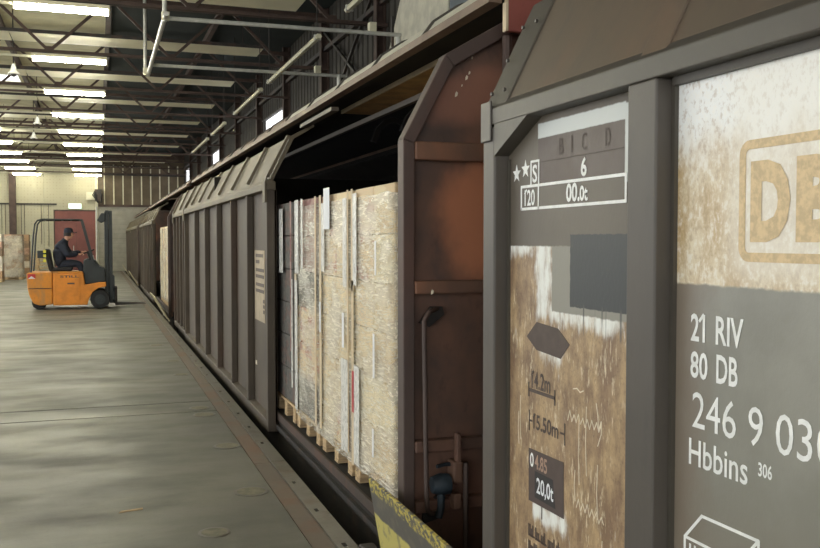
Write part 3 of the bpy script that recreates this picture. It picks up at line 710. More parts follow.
WH, BR, TX = M['white'], M['brown_print'], PX - 0.0015
def ribbon(pts, w, m, parent, name='painted_line', x=None):
    """a painted line following points (Y, Z)"""
    x = x or TX; b = MB()
    for (y0, z0), (y1, z1) in zip(pts[:-1], pts[1:]):
        d = Vector((y1 - y0, z1 - z0)).normalized(); n = Vector((-d.y, d.x)) * w / 2; e = d * w * 0.3
        b.prism([(y0 - e.x + n.x, z0 - e.y + n.y), (y1 + e.x + n.x, z1 + e.y + n.y), (y1 + e.x - n.x, z1 + e.y - n.y), (y0 - e.x - n.x, z0 - e.y - n.y)], x - 0.0002 * (len(b.v) // 8 % 3), x + 0.001 - 0.0002 * (len(b.v) // 8 % 3), 'x')
    return b.build(name, m, parent)
# upper stencils
ribbon([(2.972, 1.762), (2.972, 1.842), (2.285, 1.842), (2.285, 1.764), (2.972, 1.762)], 0.010, WH, pa)
ribbon([(2.838, 1.842), (2.838, 1.762)], 0.009, WH, pa)
ribbon([(2.896, 1.842), (2.896, 1.928), (2.836, 1.928), (2.836, 1.842)], 0.008, WH, pa)
lettering('S', TX, 2.884, 1.852, 0.036, 0.064, WH, pa, bold=0.02)
lettering('120', TX, 2.945, 1.772, 0.080, 0.058, WH, pa, bold=0.02)
lettering('00.', TX, 2.640, 1.774, 0.088, 0.062, WH, pa, bold=0.03)
lettering('0t', TX, 2.552, 1.774, 0.050, 0.050, WH, pa, bold=0.03)
lettering('6', TX, 2.545, 1.852, 0.036, 0.062, WH, pa, bold=0.03)
ghost = plain('ghost of old stencil', rgb(79, 66, 58), 0.6, 0.03, 20)
lettering('B', TX, 2.69, 1.935, 0.028, 0.055, ghost, pa); lettering('I', TX, 2.61, 1.935, 0.008, 0.055, ghost, pa)
lettering('C', TX, 2.54, 1.935, 0.028, 0.055, ghost, pa); lettering('D', TX, 2.40, 1.935, 0.028, 0.055, ghost, pa)
ribbon([(2.84, 1.921), (2.30, 1.921)], 0.003, ghost, pa)
for y, z, h in ((2.930, 1.829, 0.012), (2.868, 1.183, 0.014), (2.854, 1.032, 0.013)):
    ribbon([(y, z), (y + 0.014, z - h)], 0.007, WH if z > 1.5 else BR, pa, 'numeral_flag', TX - 0.0006)
def star(y, z, r):
    pts = [(y + (r if i % 2 == 0 else r * 0.42) * math.sin(math.pi * i / 5), z + (r if i % 2 == 0 else r * 0.42) * math.cos(math.pi * i / 5)) for i in range(10)]
    MB().prism(pts, TX, TX + 0.001, 'x').build('painted_star', WH, pa)
star(3.012, 1.893, 0.034); star(2.940, 1.905, 0.034)
# hexagon, lengths, load label
MB().prism([(2.923, 1.303), (2.846, 1.361), (2.690, 1.352), (2.610, 1.306), (2.670, 1.252), (2.846, 1.262)], TX, TX + 0.001, 'x').build('painted_hexagon', BR, pa)
lettering('14.2m', TX, 2.882, 1.122, 0.140, 0.062, BR, pa, bold=0.02)
ribbon([(2.905, 1.113), (2.710, 1.113)], 0.012, BR, pa); ribbon([(2.905, 1.138), (2.905, 1.090)], 0.008, BR, pa); ribbon([(2.710, 1.138), (2.710, 1.090)], 0.008, BR, pa)
lettering('15.50m', TX, 2.868, 0.978, 0.185, 0.055, BR, pa, bold=0.02)
for y, e in ((2.900, 2.878), (2.640, 2.668)):
    ribbon([(y, 1.038), (y, 0.968)], 0.007, BR, pa); ribbon([(y, 1.003), (e, 1.003)], 0.007, BR, pa)
lab = MB().prism([(2.903, 0.902), (2.645, 0.908), (2.642, 0.718), (2.901, 0.712)], TX, TX + 0.001, 'x').build('load_label', plain('label brown', rgb(82, 68, 62), 0.6, 0.08, 20), pa)
MB().prism([(2.853, 0.83), (2.72, 0.83), (2.70, 0.735), (2.853, 0.735)], TX - 0.0006, TX, 'x').build('label_patch', plain('label black', rgb(48, 44, 44), 0.6), lab)
lettering('20,0t', TX - 0.0012, 2.838, 0.745, 0.125, 0.066, M['tag_white'], lab, bold=0.02)
peach = plain('faded peach paint', rgb(176, 146, 126), 0.7)
lettering('0', TX - 0.0005, 2.890, 0.838, 0.028, 0.052, WH, lab, bold=0.02); lettering('4.85', TX - 0.0005, 2.853, 0.838, 0.092, 0.052, peach, lab, bold=0.02)
ribbon([(2.80, 0.712), (2.80, 0.672)], 0.006, BR, pa, 'paint_drip')
# the half lost lines at the foot of the panel: worn brown word blocks
for z, words in ((0.585, ((2.90, 2.855), (2.845, 2.81), (2.80, 2.765), (2.752, 2.70), (2.69, 2.655))), (0.525, ((2.90, 2.80), (2.79, 2.74), (2.73, 2.66)))):
    for a, b_ in words:
        t = a
        while t > b_ + 0.004:
            h = random.choice((0.026, 0.026, 0.040))
            ribbon([(t, z), (t, z + h)], 0.007, BR, pa, 'worn_stroke'); t -= 0.0105
        ribbon([(a, z + 0.003), (b_, z + 0.003)], 0.006, BR, pa, 'worn_stroke')
# chalk scrawl
def scrawl(y, z, n, amp, step, slope):
    pts = []
    for i in range(n):
        pts.append((y - i * step, z + slope * i * step + (amp if i % 2 else -amp) * random.uniform(0.4, 1.0)))
    return pts
ribbon(scrawl(2.62, 1.07, 16, 0.022, 0.014, -0.02), 0.0035, M['chalk'], pa, 'chalk_scrawl')
ribbon(scrawl(2.56, 0.80, 13, 0.020, 0.014, -0.1), 0.0035, M['chalk'], pa, 'chalk_scrawl')
ribbon([(2.44, 1.14), (2.43, 1.10), (2.425, 1.06), (2.41, 1.09), (2.41, 1.05), (2.43, 1.01)], 0.004, M['chalk'], pa, 'chalk_scrawl')
ribbon([(2.585, 1.165), (2.56, 1.17), (2.54, 1.16), (2.52, 1.168)], 0.004, M['chalk'], pa, 'chalk_scrawl')
for y, z0, z1 in ((2.50, 1.12, 0.90), (2.545, 1.06, 0.86), (2.43, 0.95, 0.78), (2.57, 0.9, 0.80), (2.97, 1.08, 0.92), (2.985, 1.02, 0.9), (2.40, 0.72, 0.6)):
    ribbon([(y, z0), (y + 0.004, (z0 + z1) / 2), (y - 0.003, z1)], 0.0035, M['chalk'], pa, 'chalk_scrawl')
# emblem
def ring(y0, y1, z0, z1, r, w, m, parent):
    def rr(y0, y1, z0, z1, r):
        pts = []
        for cy, cz, a0 in ((y1 - r, z1 - r, 0), (y0 + r, z1 - r, 90), (y0 + r, z0 + r, 180), (y1 - r, z0 + r, 270)):
            for i in range(7):
                a = math.radians(a0 + 15 * i); pts.append((cy + r * math.cos(a), cz + r * math.sin(a)))
        return pts
    o, i_ = rr(y0, y1, z0, z1, r), rr(y0 + w, y1 - w, z0 + w, z1 - w, max(r - w, 0.004)); n = len(o); b = MB()
    for k_ in range(n):
        b.prism([o[k_], o[(k_ + 1) % n], i_[(k_ + 1) % n], i_[k_]], TX, TX + 0.001, 'x')
    return b.build('emblem_ring', m, parent)
ring(1.39, 1.792, 1.598, 1.886, 0.035, 0.022, M['tan_print'], pb)
lettering('D', TX, 1.752, 1.645, 0.130, 0.190, M['tan_print'], pb, 'emblem_letter', bold=0.06)
lettering('B', TX, 1.604, 1.645, 0.130, 0.190, M['tan_print'], pb, 'emblem_letter', bold=0.06)
# running number
def num(t, yl, z, w, h, bold=0.02): lettering(t, TX, yl, z, w, h, WH, pb, bold=bold)
num('21', 1.972, 1.388, 0.058, 0.072); num('RIV', 1.872, 1.388, 0.102, 0.072)
num('80', 1.972, 1.292, 0.070, 0.070); num('DB', 1.868, 1.292, 0.080, 0.072)
ribbon([(1.921, 1.458), (1.936, 1.442)], 0.008, WH, pb, 'numeral_flag', TX - 0.0006)
num('246', 1.962, 1.163, 0.170, 0.094, 0.0); num('9', 1.748, 1.163, 0.050, 0.094, 0.0); num('030', 1.656, 1.163, 0.180, 0.094, 0.0)
num('Hbbins', 1.974, 1.063, 0.226, 0.070, 0.01); num('306', 1.712, 1.096, 0.046, 0.034)
# outline of a box drawn at the foot
ribbon([(1.988, 0.80), (1.988, 0.866), (1.918, 0.940), (1.708, 0.942), (1.708, 0.80)], 0.008, WH, pb)
ribbon([(1.988, 0.866), (1.775, 0.866), (1.775, 0.80)], 0.008, WH, pb); ribbon([(1.775, 0.866), (1.708, 0.942)], 0.008, WH, pb)
for y in (1.965, 1.945): ribbon([(y, 0.852), (y, 0.80)], 0.007, WH, pb)

# ------------------------------------------------------------------ wrapped pallet loads
_mesh = {}
def box_mesh(key, sx, sy, sz, mat, bevel=0.0):
    if key not in _mesh:
        b = MB().box(0, sx, 0, sy, 0, sz); me = b.mesh(key)
        if bevel:
            bm = bmesh.new(); bm.from_mesh(me); bmesh.ops.bevel(bm, geom=bm.edges[:], offset=bevel, segments=1, affect='EDGES'); bm.to_mesh(me); bm.free()
        me.materials.append(mat); _mesh[key] = me
    return _mesh[key]
def piece(name, me, loc, parent):
    o = bpy.data.objects.new(name, me); COL.objects.link(o); o.parent = parent; o.location = loc; return o
def pallet_part(root, L, W, z=0.0):
    """a flat pallet: local x 0..L (runners), local y 0..W"""
    p = empty('pallet', (0, 0, z)); p.parent = root
    for y in (0, W / 2 - 0.05, W - 0.10):
        piece('runner_board', box_mesh('runner%.2f' % L, L, 0.10, 0.022, M['wood']), (0, y, 0), p)
        for x in (0, L / 2 - 0.07, L - 0.14):
            piece('block', box_mesh('block', 0.14, 0.10, 0.10, M['wood'], 0.004), (x, y, 0.022), p)
    for i in range(7):
        piece('deck_board', box_mesh('deck%.2f' % W, 0.12, W, 0.022, M['wood']), (i * (L - 0.12) / 6, 0, 0.122), p)
    return p
def film_mesh(L, W, z0, z1, seed):
    rnd = random.Random(seed); bm = bmesh.new(); per = []
    nx, ny, nz = 6, 8, 14
    for i in range(ny): per.append((0, W - W * i / ny))
    for i in range(nx): per.append((L * i / nx, 0))
    for i in range(ny): per.append((L, W * i / ny))
    for i in range(nx): per.append((L - L * i / nx, W))
    rows = []
    for j in range(nz + 1):
        z = z0 + (z1 - z0) * j / nz; row = []
        for x, y in per:
            o = 0.006 + rnd.uniform(0, 0.010); sag = 0.012 * math.sin(j * 1.3 + y * 5)
            dx = -o if x == 0 else o if x == L else 0; dy = -o if y == 0 else o if y == W else 0
            row.append(bm.verts.new((x + dx, y + dy, z + (sag if 0 < j < nz else rnd.uniform(-0.012, 0.006)))))
        rows.append(row)
    n = len(per)
    for j in range(nz):
        for i in range(n): bm.faces.new((rows[j][i], rows[j][(i + 1) % n], rows[j + 1][(i + 1) % n], rows[j + 1][i]))
    me = bpy.data.meshes.new('film'); bm.to_mesh(me); bm.free()
    for p in me.polygons: p.use_smooth = True
    me.materials.append(M['film']); return me
def load(loc, label, group, tiers, L=1.2, W=0.8, tier_h=0.28, seed=1, dark=False, strips=True, nx=3, ny=2, film=True, brown=False):
    rnd = random.Random(seed)
    r = empty('wrapped_pallet_load', loc, label, 'pallet load', group)
    pallet_part(r, L, W)
    g = 0.006
    for t in range(tiers):
        for i in range(nx):
            for j in range(ny):
                mi = rnd.choice((0, 0, 1, 2)) if not dark else 0
                m = M['cartons'][mi] if not dark else (M['carton_dark'] if dark == 1 or t % 4 in (0, 3) else M['cartons'][1])
                if brown: m = M['browns'][rnd.randrange(4)]
                if dark == 2 and t in (tiers - 1, tiers - 2): m = M['carton_purple']
                me = box_mesh('carton_%s_%.2f_%.2f_%.2f_%d_%d' % (m.name, L, W, tier_h, nx, ny), L / nx - g, W / ny - g, tier_h - 0.004, m, 0.006)
                piece('carton', me, (i * L / nx + g / 2 + rnd.uniform(-.002, .002), j * W / ny + g / 2, 0.146 + t * tier_h), r)
    top = 0.146 + tiers * tier_h
    if film:
        f = bpy.data.objects.new('stretch_film', film_mesh(L, W, 0.10, top - 0.05, seed)); COL.objects.link(f); f.parent = r
    return r, top
def strip(root, y, z0, z1, m, w=0.05, x=-0.022, name='edge_strip'):
    b = MB().box(x, x + 0.002, y, y + w, z0, z1); me = b.mesh(name); me.materials.append(m)
    o = bpy.data.objects.new(name, me); COL.objects.link(o); o.parent = root; return o

FZ = 0.126; XP = 1.53
grp = 'film-wrapped pallet loads in the open wagon'
A, top = load((XP, 4.68, FZ), 'pale film-wrapped pallet load beside the rusted wagon end', grp, 6, tier_h=0.283, seed=3)
strip(A, 0.76, 0.10, 1.27, M['cardboard_edge'], 0.05); strip(A, 0.745, 0.44, 0.70, M['red'], 0.04, -0.026, 'red_stripe')
strip(A, 0.69, 1.24, top - 0.03, M['film_glare'], 0.085); strip(A, 0.775, 1.20, top, M['cardboard_edge'], 0.04); strip(A, 0.63, 0.12, 0.74, M['film_glare'], 0.12, -0.024)
strip(A, 0.30, 0.72, 0.98, M['tag_white'], 0.035, -0.024, 'paper_label'); strip(A, 0.32, 0.25, 0.42, M['tag_white'], 0.03, -0.024, 'paper_label'); strip(A, 0.27, 1.32, 1.52, M['tag_white'], 0.025, -0.024, 'paper_label')
lettering('SF', XP - 0.001, 5.48 - 0.02, FZ + 0.062, 0.06, 0.035, M['brown_print'], A, 'block_stamp')
B, top = load((XP, 5.56, FZ), 'tan film-wrapped pallet load with a white paper tag on top', grp, 6, tier_h=0.283, seed=5)
strip(B, 0.0, 0.16, top, M['cardboard_edge'], 0.035); strip(B, 0.035, 1.22, top - 0.05, M['film_glare'], 0.09, -0.026); strip(B, 0.74, 0.16, top, M['cardboard_edge'], 0.06)
strip(B, 0.02, 0.146, 0.75, M['film_glare'], 0.16, -0.024); strip(B, 0.10, 0.82, 1.05, M['tag_white'], 0.05, -0.026, 'paper_label')
strip(B, 0.47, 1.60, 1.885, M['tag_white'], 0.17, -0.028, 'paper_tag'); strip(B, 0.74, 0.86, 1.08, M['tag_white'], 0.04, -0.027, 'paper_label'); strip(B, 0.64, 1.30, top - 0.06, M['film_glare'], 0.09, -0.024)
C_, top = load((XP, 6.46, FZ), 'film-wrapped pallet load with wine-red cartons at the top', grp, 6, tier_h=0.283, seed=8, dark=2, W=0.78)
strip(C_, 0.0, 0.16, top, M['cardboard_edge'], 0.05); strip(C_, 0.62, 1.26, top, M['film_glare'], 0.14); strip(C_, 0.70, 0.146, 1.25, M['cardboard_edge'], 0.07); strip(C_, 0.46, 1.30, top, M['film_glare'], 0.06)
strip(C_, 0.66, 0.15, 1.2, M['film_glare'], 0.10, -0.024)
D_, top = load((XP, 7.32, FZ), 'black-blue film-wrapped pallet load half hidden by the door edge', grp, 6, tier_h=0.283, seed=9, dark=1, film=False)
strip(D_, 0.40, 1.24, top - 0.05, M['film_glare'], 0.16); strip(D_, 0.04, 0.6, top, M['carton_purple'], 0.05); strip(D_, 0.0, 0.3, 1.2, M['film_glare'], 0.05)
for i in range(2):
    load((XP + 1.26, 4.7 + i * 0.9, FZ), 'brown wrapped load in the back row of the open wagon, %s one' % ('near', 'far')[i], 'back row pallet loads', 6, L=1.1, tier_h=0.283, seed=20 + i, film=False)
for i in range(3):
    load((1.50, 21.2 + i * 0.86, FZ), 'pale wrapped load in the second open wagon, %s' % ('nearest', 'middle one', 'farthest')[i], 'pallet loads in the second wagon', 6, tier_h=0.283, seed=30 + i)
# loads and empties by the far wall
for i, (x, y, t, lb) in enumerate([(-4.75, 38.4, 6, 'brown film-wrapped pallet load at the left edge, nearest of the floor stacks'), (-4.2, 40.8, 6, 'shiny film-wrapped pallet load behind the first floor stack'),
                                   (-4.05, 42.6, 6, 'tan pallet load beside the dark column, last of the floor stacks')]):
    load((x, y, 0), lb, 'pallet loads standing on the hall floor', t, L=1.2, W=1.0, tier_h=0.29, seed=40 + i, dark=False, brown=True, film=(i == 1))
pp0 = None
for i in range(7):
    r = empty('empty_pallet', (-3.35 + random.uniform(-.03, .03), 46.5, i * 0.146), 'empty wooden pallet in the stack behind the forklift, %s' % ('lowest', 'second up', 'third up', 'fourth up', 'fifth up', 'sixth up', 'topmost')[i], 'pallet', 'stack of empty pallets')
    pallet_part(r, 1.2, 0.8)

# ------------------------------------------------------------------ raised bridge plates at the platform edge
k = Mat('yellow and black hazard paint, worn')
zc = k.math('ADD', k.xyz()[2], k.mul(k.math('SUBTRACT', k.noise(9, 4), 0.5), 0.05))
worn = k.ramp(k.noise(26, 5, (1, 1, 1.6)), 0.46, 0.56)
c = k.mix(k.ramp(zc, 0.235, 0.25), rgb(192, 180, 104), rgb(92, 89, 82))
c = k.mix(k.mul(k.ramp(zc, 0.355, 0.37), worn), c, rgb(196, 178, 84))
c = k.mix(k.mul(k.ramp(k.noise(14, 5), 0.54, 0.66), 0.6), c, rgb(112, 106, 92))
M['hazard'] = k.done(c, 0.55)
M['plate'] = rusty('dusty plate steel', rgb(170, 160, 124), rgb(140, 122, 92), rgb(112, 104, 84), 0.4, 4)
def bridge_plate(y0, y1, top, bot, m, label):
    r = empty('bridge_plate', (bot[0], y0, 0), label, 'bridge plate', 'raised bridge plates along the platform edge')
    d = Vector((top[0] - bot[0], top[1] - bot[1])).normalized(); n = Vector((d.y, -d.x)) * 0.018
    MB().prism([bot, top, (top[0] + n.x, top[1] + n.y), (bot[0] + n.x, bot[1] + n.y)], y0, y1).build('plate', m, r, bevel=0.003)
    for t in (0.15, 0.5, 0.85):
        yy = y0 + (y1 - y0) * t
        MB().tube([(bot[0] + 0.01, yy - 0.06, bot[1] - 0.01), (bot[0] + 0.01, yy + 0.06, bot[1] - 0.01)], 0.016, 8).build('hinge', M['edge_steel'], r, smooth=True)
    MB().bar((EDGE - 0.02, y1 - 0.12, -0.06), (bot[0] + 0.02, y1 - 0.12, bot[1]), 0.05, 0.03).bar((EDGE - 0.02, y0 + 0.12, -0.06), (bot[0] + 0.02, y0 + 0.12, bot[1]), 0.05, 0.03).build('hinge_arm', M['edge_steel'], r)
    return r
bridge_plate(2.75, 4.42, (1.302, 0.424), (1.372, 0.03), M['hazard'], 'yellow and black worn bridge plate raised beside the nearest wagon')
bridge_plate(18.7, 20.5, (1.06, 0.50), (1.34, 0.01), M['plate'], 'beige bridge plate raised at the second wagon gap')
bridge_plate(33.6, 35.2, (1.06, 0.50), (1.34, 0.01), M['plate'], 'beige bridge plate raised at the gap before the farthest wagon')
bridge_plate(43.0, 44.6, (1.06, 0.50), (1.34, 0.01), M['plate'], 'small distant bridge plate near the grey shutter')
bp = empty('dock_bumper', (1.34, 4.6, -0.2), 'dark block bumper under the platform edge beside the hazard plate', 'bumper')
MB().prism([(4.36, -0.22), (4.36, -0.01), (4.42, 0.02), (4.60, 0.02), (4.66, -0.03), (4.66, -0.22)], 1.305, 1.385, 'x').build('block', M['dark_steel'], bp, bevel=0.008)
MB().box(1.30, 1.306, 4.38, 4.64, -0.20, 0.0).build('backing_plate', M['edge_steel'], bp)

# ------------------------------------------------------------------ forklift
OR = plain('orange forklift paint', rgb(214, 132, 34), 0.45, 0.12, 4)
OR2 = rusty('scuffed orange counterweight', rgb(212, 136, 44), rgb(170, 128, 80), rgb(120, 100, 76), 0.45, 4)
DK = plain('dark forklift frame', rgb(34, 40, 42), 0.5, 0.15, 6)
F0, F1 = 22.85, 23.95
FM = (F0 + F1) / 2
fk = empty('forklift', (-0.65, FM, 0), 'orange electric forklift with dark mast standing on the platform', 'forklift')
body = MB().prism([(-1.02, 0.10), (-0.26, 0.10), (-0.22, 0.24), (-0.14, 0.40), (0.0, 0.50), (0.17, 0.53), (0.17, 0.64), (0.0, 0.635), (-0.31, 0.58), (-0.35, 0.88), (-1.02, 0.88)], F0, F1).build('body', OR, fk, bevel=0.015)
MB().box(-0.99, -0.42, F0 - 0.012, F0 + 0.01, 0.13, 0.84).build('side_door', OR, body, bevel=0.008)
MB().box(-1.02, -0.36, F0 - 0.014, F1 + 0.014, 0.865, 0.895).build('top_trim', OR2, body, bevel=0.006)
cw = MB().prism([(-1.58, 0.52), (-1.60, 0.86), (-1.55, 0.885), (-1.03, 0.885), (-1.03, 0.12), (-1.32, 0.10), (-1.46, 0.16), (-1.54, 0.34)], F0 + 0.02, F1 - 0.02).build('counterweight', OR2, fk, bevel=0.03)
MB().box(-1.56, -1.04, F0 + 0.008, F0 + 0.02, 0.50, 0.515).build('groove', DK, cw)
MB().box(-1.57, -1.40, F0 + 0.005, F0 + 0.02, 0.74, 0.85).build('red_sticker', M['red'], cw)
MB().prism([(-1.56, 0.74), (-1.49, 0.80), (-1.40, 0.74)], F0 + 0.002, F0 + 0.006).build('white_sticker', M['tag_white'], cw)
MB().prism([(-0.31, 0.58), (0.16, 0.64), (0.16, 0.96), (0.02, 1.02), (-0.06, 1.16), (-0.26, 1.20), (-0.34, 1.16), (-0.34, 0.9)], F0 + 0.10, F1 - 0.10).build('dashboard', DK, fk, bevel=0.02)
def wheel(x, y0, r, w, parent):
    t = MB().lathe([(r * 0.55, 0), (r * 0.92, 0), (r, w * 0.15), (r, w * 0.85), (r * 0.92, w), (r * 0.55, w)], (x, y0, r), 'y', 28).build('wheel', M['black'], parent, smooth=True)
    MB().lathe([(r * 0.55, -0.004), (r * 0.50, 0.03), (r * 0.2, 0.03), (r * 0.18, -0.01), (0.01, -0.012)], (x, y0, r), 'y', 20).build('hub', DK, t, smooth=True)
    for i in range(5):
        a = i * 2 * math.pi / 5
        MB().lathe([(0.015, -0.012), (0.015, 0.02), (0.01, 0.03)], (x + r * 0.34 * math.cos(a), y0 + 0.01, r + r * 0.34 * math.sin(a)), 'y', 6).build('wheel_nut', M['steel_white'], t)
for y0 in (F0 - 0.02, F1 - 0.18): wheel(0.03, y0, 0.225, 0.20, fk)
for y0 in (F0 + 0.16, F1 - 0.30): wheel(-1.33, y0, 0.17, 0.14, fk)
# guard
for yy in (F0 + 0.08, F1 - 0.08):
    MB().tube([(-1.50, yy, 0.88), (-1.44, yy, 1.75), (-1.40, yy, 2.03), (-1.34, yy, 2.11), (-1.24, yy, 2.135), (-0.36, yy, 2.135)], 0.019, 8).build('guard_post', DK, fk, smooth=True)
    MB().bar((-0.37, yy, 2.14), (-0.10, yy, 1.05), 0.06, 0.14, (0, 1, 0)).build('guard_pillar', DK, fk)
for i in range(5):
    x = -1.22 + i * 0.2
    MB().box(x - 0.02, x + 0.02, F0 + 0.08, F1 - 0.08, 2.12, 2.15).build('guard_bar', DK, fk)
# mast
for yy in (F0 + 0.20, F1 - 0.28):
    MB().box(0.15, 0.24, yy, yy + 0.08, 0.10, 2.34).build('mast_rail', DK, fk, bevel=0.006)
    MB().box(0.25, 0.33, yy + 0.015, yy + 0.075, 0.12, 2.36).build('mast_rail', DK, fk, bevel=0.006)
for z in (0.3, 1.3, 2.28):
    MB().box(0.17, 0.25, F0 + 0.28, F1 - 0.28, z, z + 0.09).build('mast_tie', DK, fk)
MB().tube([(0.24, FM, 0.2), (0.24, FM, 1.9)], 0.04, 10).build('lift_cylinder', M['dark_steel'], fk, smooth=True)
MB().tube([(0.23, FM + 0.14, 0.4), (0.23, FM + 0.14, 2.2)], 0.015, 6).build('lift_chain', M['steel_white'], fk)
MB().prism([(-0.02, 2.12), (0.08, 2.06), (0.16, 2.10), (0.16, 2.30), (0.08, 2.30)], F0 + 0.14, F0 + 0.30).build('work_lamp', DK, fk, bevel=0.01)
MB().box(0.335, 0.38, F0 + 0.12, F1 - 0.12, 0.42, 0.50).box(0.335, 0.38, F0 + 0.12, F1 - 0.12, 0.12, 0.20).box(0.335, 0.37, F0 + 0.12, F0 + 0.2, 0.12, 0.78).box(0.335, 0.37, F1 - 0.2, F1 - 0.12, 0.12, 0.78).build('carriage', DK, fk)
for yy in (F0 + 0.25, F1 - 0.37):
    MB().prism([(0.38, 0.06), (1.10, 0.075), (1.10, 0.085), (0.43, 0.11), (0.43, 0.5), (0.38, 0.5)], yy, yy + 0.12).build('fork', M['dark_steel'], fk)
# seat, wheel, levers
seat = MB().prism([(-1.12, 0.90), (-0.60, 0.90), (-0.58, 1.0), (-1.08, 0.98), (-1.10, 0.96)], FM - 0.26, FM + 0.26).build('seat', M['black'], fk, bevel=0.03)
MB().prism([(-1.12, 0.92), (-1.02, 0.94), (-1.10, 1.42), (-1.19, 1.44), (-1.22, 1.36)], FM - 0.26, FM + 0.26).build('seat_back', M['black'], seat, bevel=0.03)
MB().box(-1.36, -1.20, F0 + 0.10, F0 + 0.22, 1.22, 1.40).build('rear_box', DK, seat, bevel=0.01)
for z in (1.16, 1.28, 1.38):
    MB().box(-1.23, -1.17, F0 + 0.085, F0 + 0.16, z - 0.035, z + 0.03).build('yellow_marker', plain('hi-vis yellow', rgb(222, 214, 70), 0.5), seat)
MB().tube([(-0.14, FM, 1.05), (-0.24, FM, 1.34)], 0.03, 8).build('steering_column', DK, fk, smooth=True)
sw = [(-0.26 + 0.17 * math.cos(a) * 0.9, FM + 0.17 * math.sin(a), 1.35 - 0.17 * math.cos(a) * -0.35) for a in [2 * math.pi * i / 20 for i in range(21)]]
MB().tube(sw, 0.016, 8, False).build('steering_wheel', M['black'], fk, smooth=True)
for i in range(3):
    MB().tube([(-0.08, F0 + 0.2 + i * 0.07, 1.1), (-0.12, F0 + 0.2 + i * 0.07, 1.28)], 0.012, 6).build('lever', M['steel_white'], fk)
for z, t, w, h in ((0.755, 'STILL', 0.42, 0.055),):
    b = lettering(t, 0, 0, 0, w, h, M['brown_print'], fk, 'side_lettering', bold=0.03)
    for v in b.data.vertices:     # turn the lettering onto the side that faces -Y
        u = -(v.co.y + fk.location.y); zz_ = v.co.z
        v.co = (-0.86 + u - fk.location.x, F0 - 0.014 - fk.location.y, z + zz_)
MB().box(-0.70, -0.54, F0 - 0.0135, F0 - 0.012, 0.60, 0.635).build('side_plate', M['brown_print'], fk)

# ------------------------------------------------------------------ driver
NAVY = plain('navy work jacket', rgb(30, 36, 50), 0.8, 0.2, 8)
TROU = plain('dark blue trousers', rgb(34, 38, 52), 0.85, 0.2, 8)
SKIN = plain('skin', rgb(206, 158, 132), 0.6, 0.05, 10)
pr = empty('person', (-0.9, FM, 1.0), 'person in dark navy jacket and cap seated at the forklift wheel', 'person')
def skin_obj(name, verts, edges, rad, m, sub=2, root=0, parent=pr):
    me = bpy.data.meshes.new(name); me.from_pydata([Vector(v) - Vector(pr.location) for v in verts], edges, [])
    o = bpy.data.objects.new(name, me); COL.objects.link(o); o.parent = parent
    md = o.modifiers.new('skin', 'SKIN'); md.use_smooth_shade = True
    sl_ = me.skin_vertices[0].data
    for i, r_ in enumerate(rad): sl_[i].radius = r_ if isinstance(r_, tuple) else (r_, r_)
    sl_[root].use_root = True
    s2 = o.modifiers.new('sub', 'SUBSURF'); s2.levels = sub; s2.render_levels = sub
    me.materials.append(m); return o
HX, HZ = -0.87, 1.06
V = [(HX, FM, HZ), (HX - 0.03, FM, HZ + 0.18), (HX + 0.01, FM, HZ + 0.36), (HX + 0.07, FM, HZ + 0.50), (HX + 0.13, FM, HZ + 0.585),   # pelvis..neck
     (HX + 0.05, FM - 0.19, HZ + 0.47), (HX + 0.17, FM - 0.25, HZ + 0.22), (HX + 0.40, FM - 0.16, HZ + 0.24),                    # near arm
     (HX + 0.05, FM + 0.19, HZ + 0.47), (HX + 0.22, FM + 0.25, HZ + 0.24), (HX + 0.46, FM + 0.14, HZ + 0.30),                    # far arm
     (HX + 0.02, FM - 0.10, HZ), (HX + 0.44, FM - 0.13, HZ + 0.02), (HX + 0.56, FM - 0.12, HZ - 0.36),                              # near leg
     (HX + 0.02, FM + 0.10, HZ), (HX + 0.44, FM + 0.13, HZ + 0.02), (HX + 0.56, FM + 0.12, HZ - 0.36)]
E_ = [(0, 1), (1, 2), (2, 3), (3, 4), (3, 5), (5, 6), (6, 7), (3, 8), (8, 9), (9, 10), (0, 11), (11, 12), (12, 13), (0, 14), (14, 15), (15, 16)]
R_ = [(0.17, 0.17), (0.18, 0.17), (0.21, 0.19), (0.17, 0.15), 0.068, 0.115, 0.085, 0.055, 0.115, 0.085, 0.055, 0.12, 0.095, 0.065, 0.12, 0.095, 0.065]
bd = skin_obj('body', V, E_, R_, NAVY)
# head with nose, brow, jaw; ears, eyes, mouth
hx, hz = HX + 0.20, HZ + 0.735
hb = MB(); n = 20; rows = 14
for j in range(rows + 1):
    t = math.pi * j / rows
    for i in range(n):
        a = 2 * math.pi * i / n
        x = math.sin(t) * math.cos(a); y = math.sin(t) * math.sin(a); z = math.cos(t)
        sx, sy, sz = 0.098, 0.076, 0.118
        if z < 0: sx *= 1 - 0.10 * -z; sy *= 1 - 0.25 * -z
        px_, py_, pz_ = x * sx, y * sy, z * sz
        if x > 0.75 and abs(y) < 0.35 and -0.35 < z < 0.12: px_ += 0.024 * (1 - abs(y) / 0.35)
        hb.v.append((hx + px_ + 0.02 * -z * (x > 0), FM + py_, hz + pz_))
for j in range(rows):
    for i in range(n):
        a, b_ = j * n + i, j * n + (i + 1) % n; hb.f.append((a, b_, b_ + n, a + n))
hd = hb.build('head', SKIN, pr, smooth=True)
for s_ in (-1, 1):
    MB().lathe([(0.005, -0.012), (0.028, -0.008), (0.030, 0.004), (0.01, 0.012)], (hx - 0.005, FM + s_ * 0.076, hz - 0.01), 'y', 12).build('ear', SKIN, hd, smooth=True)
    MB().lathe([(0.003, -0.006), (0.010, -0.003), (0.010, 0.003), (0.003, 0.006)], (hx + 0.088, FM + s_ * 0.032, hz + 0.005), 'x', 10).build('eye', M['dark_steel'], hd)
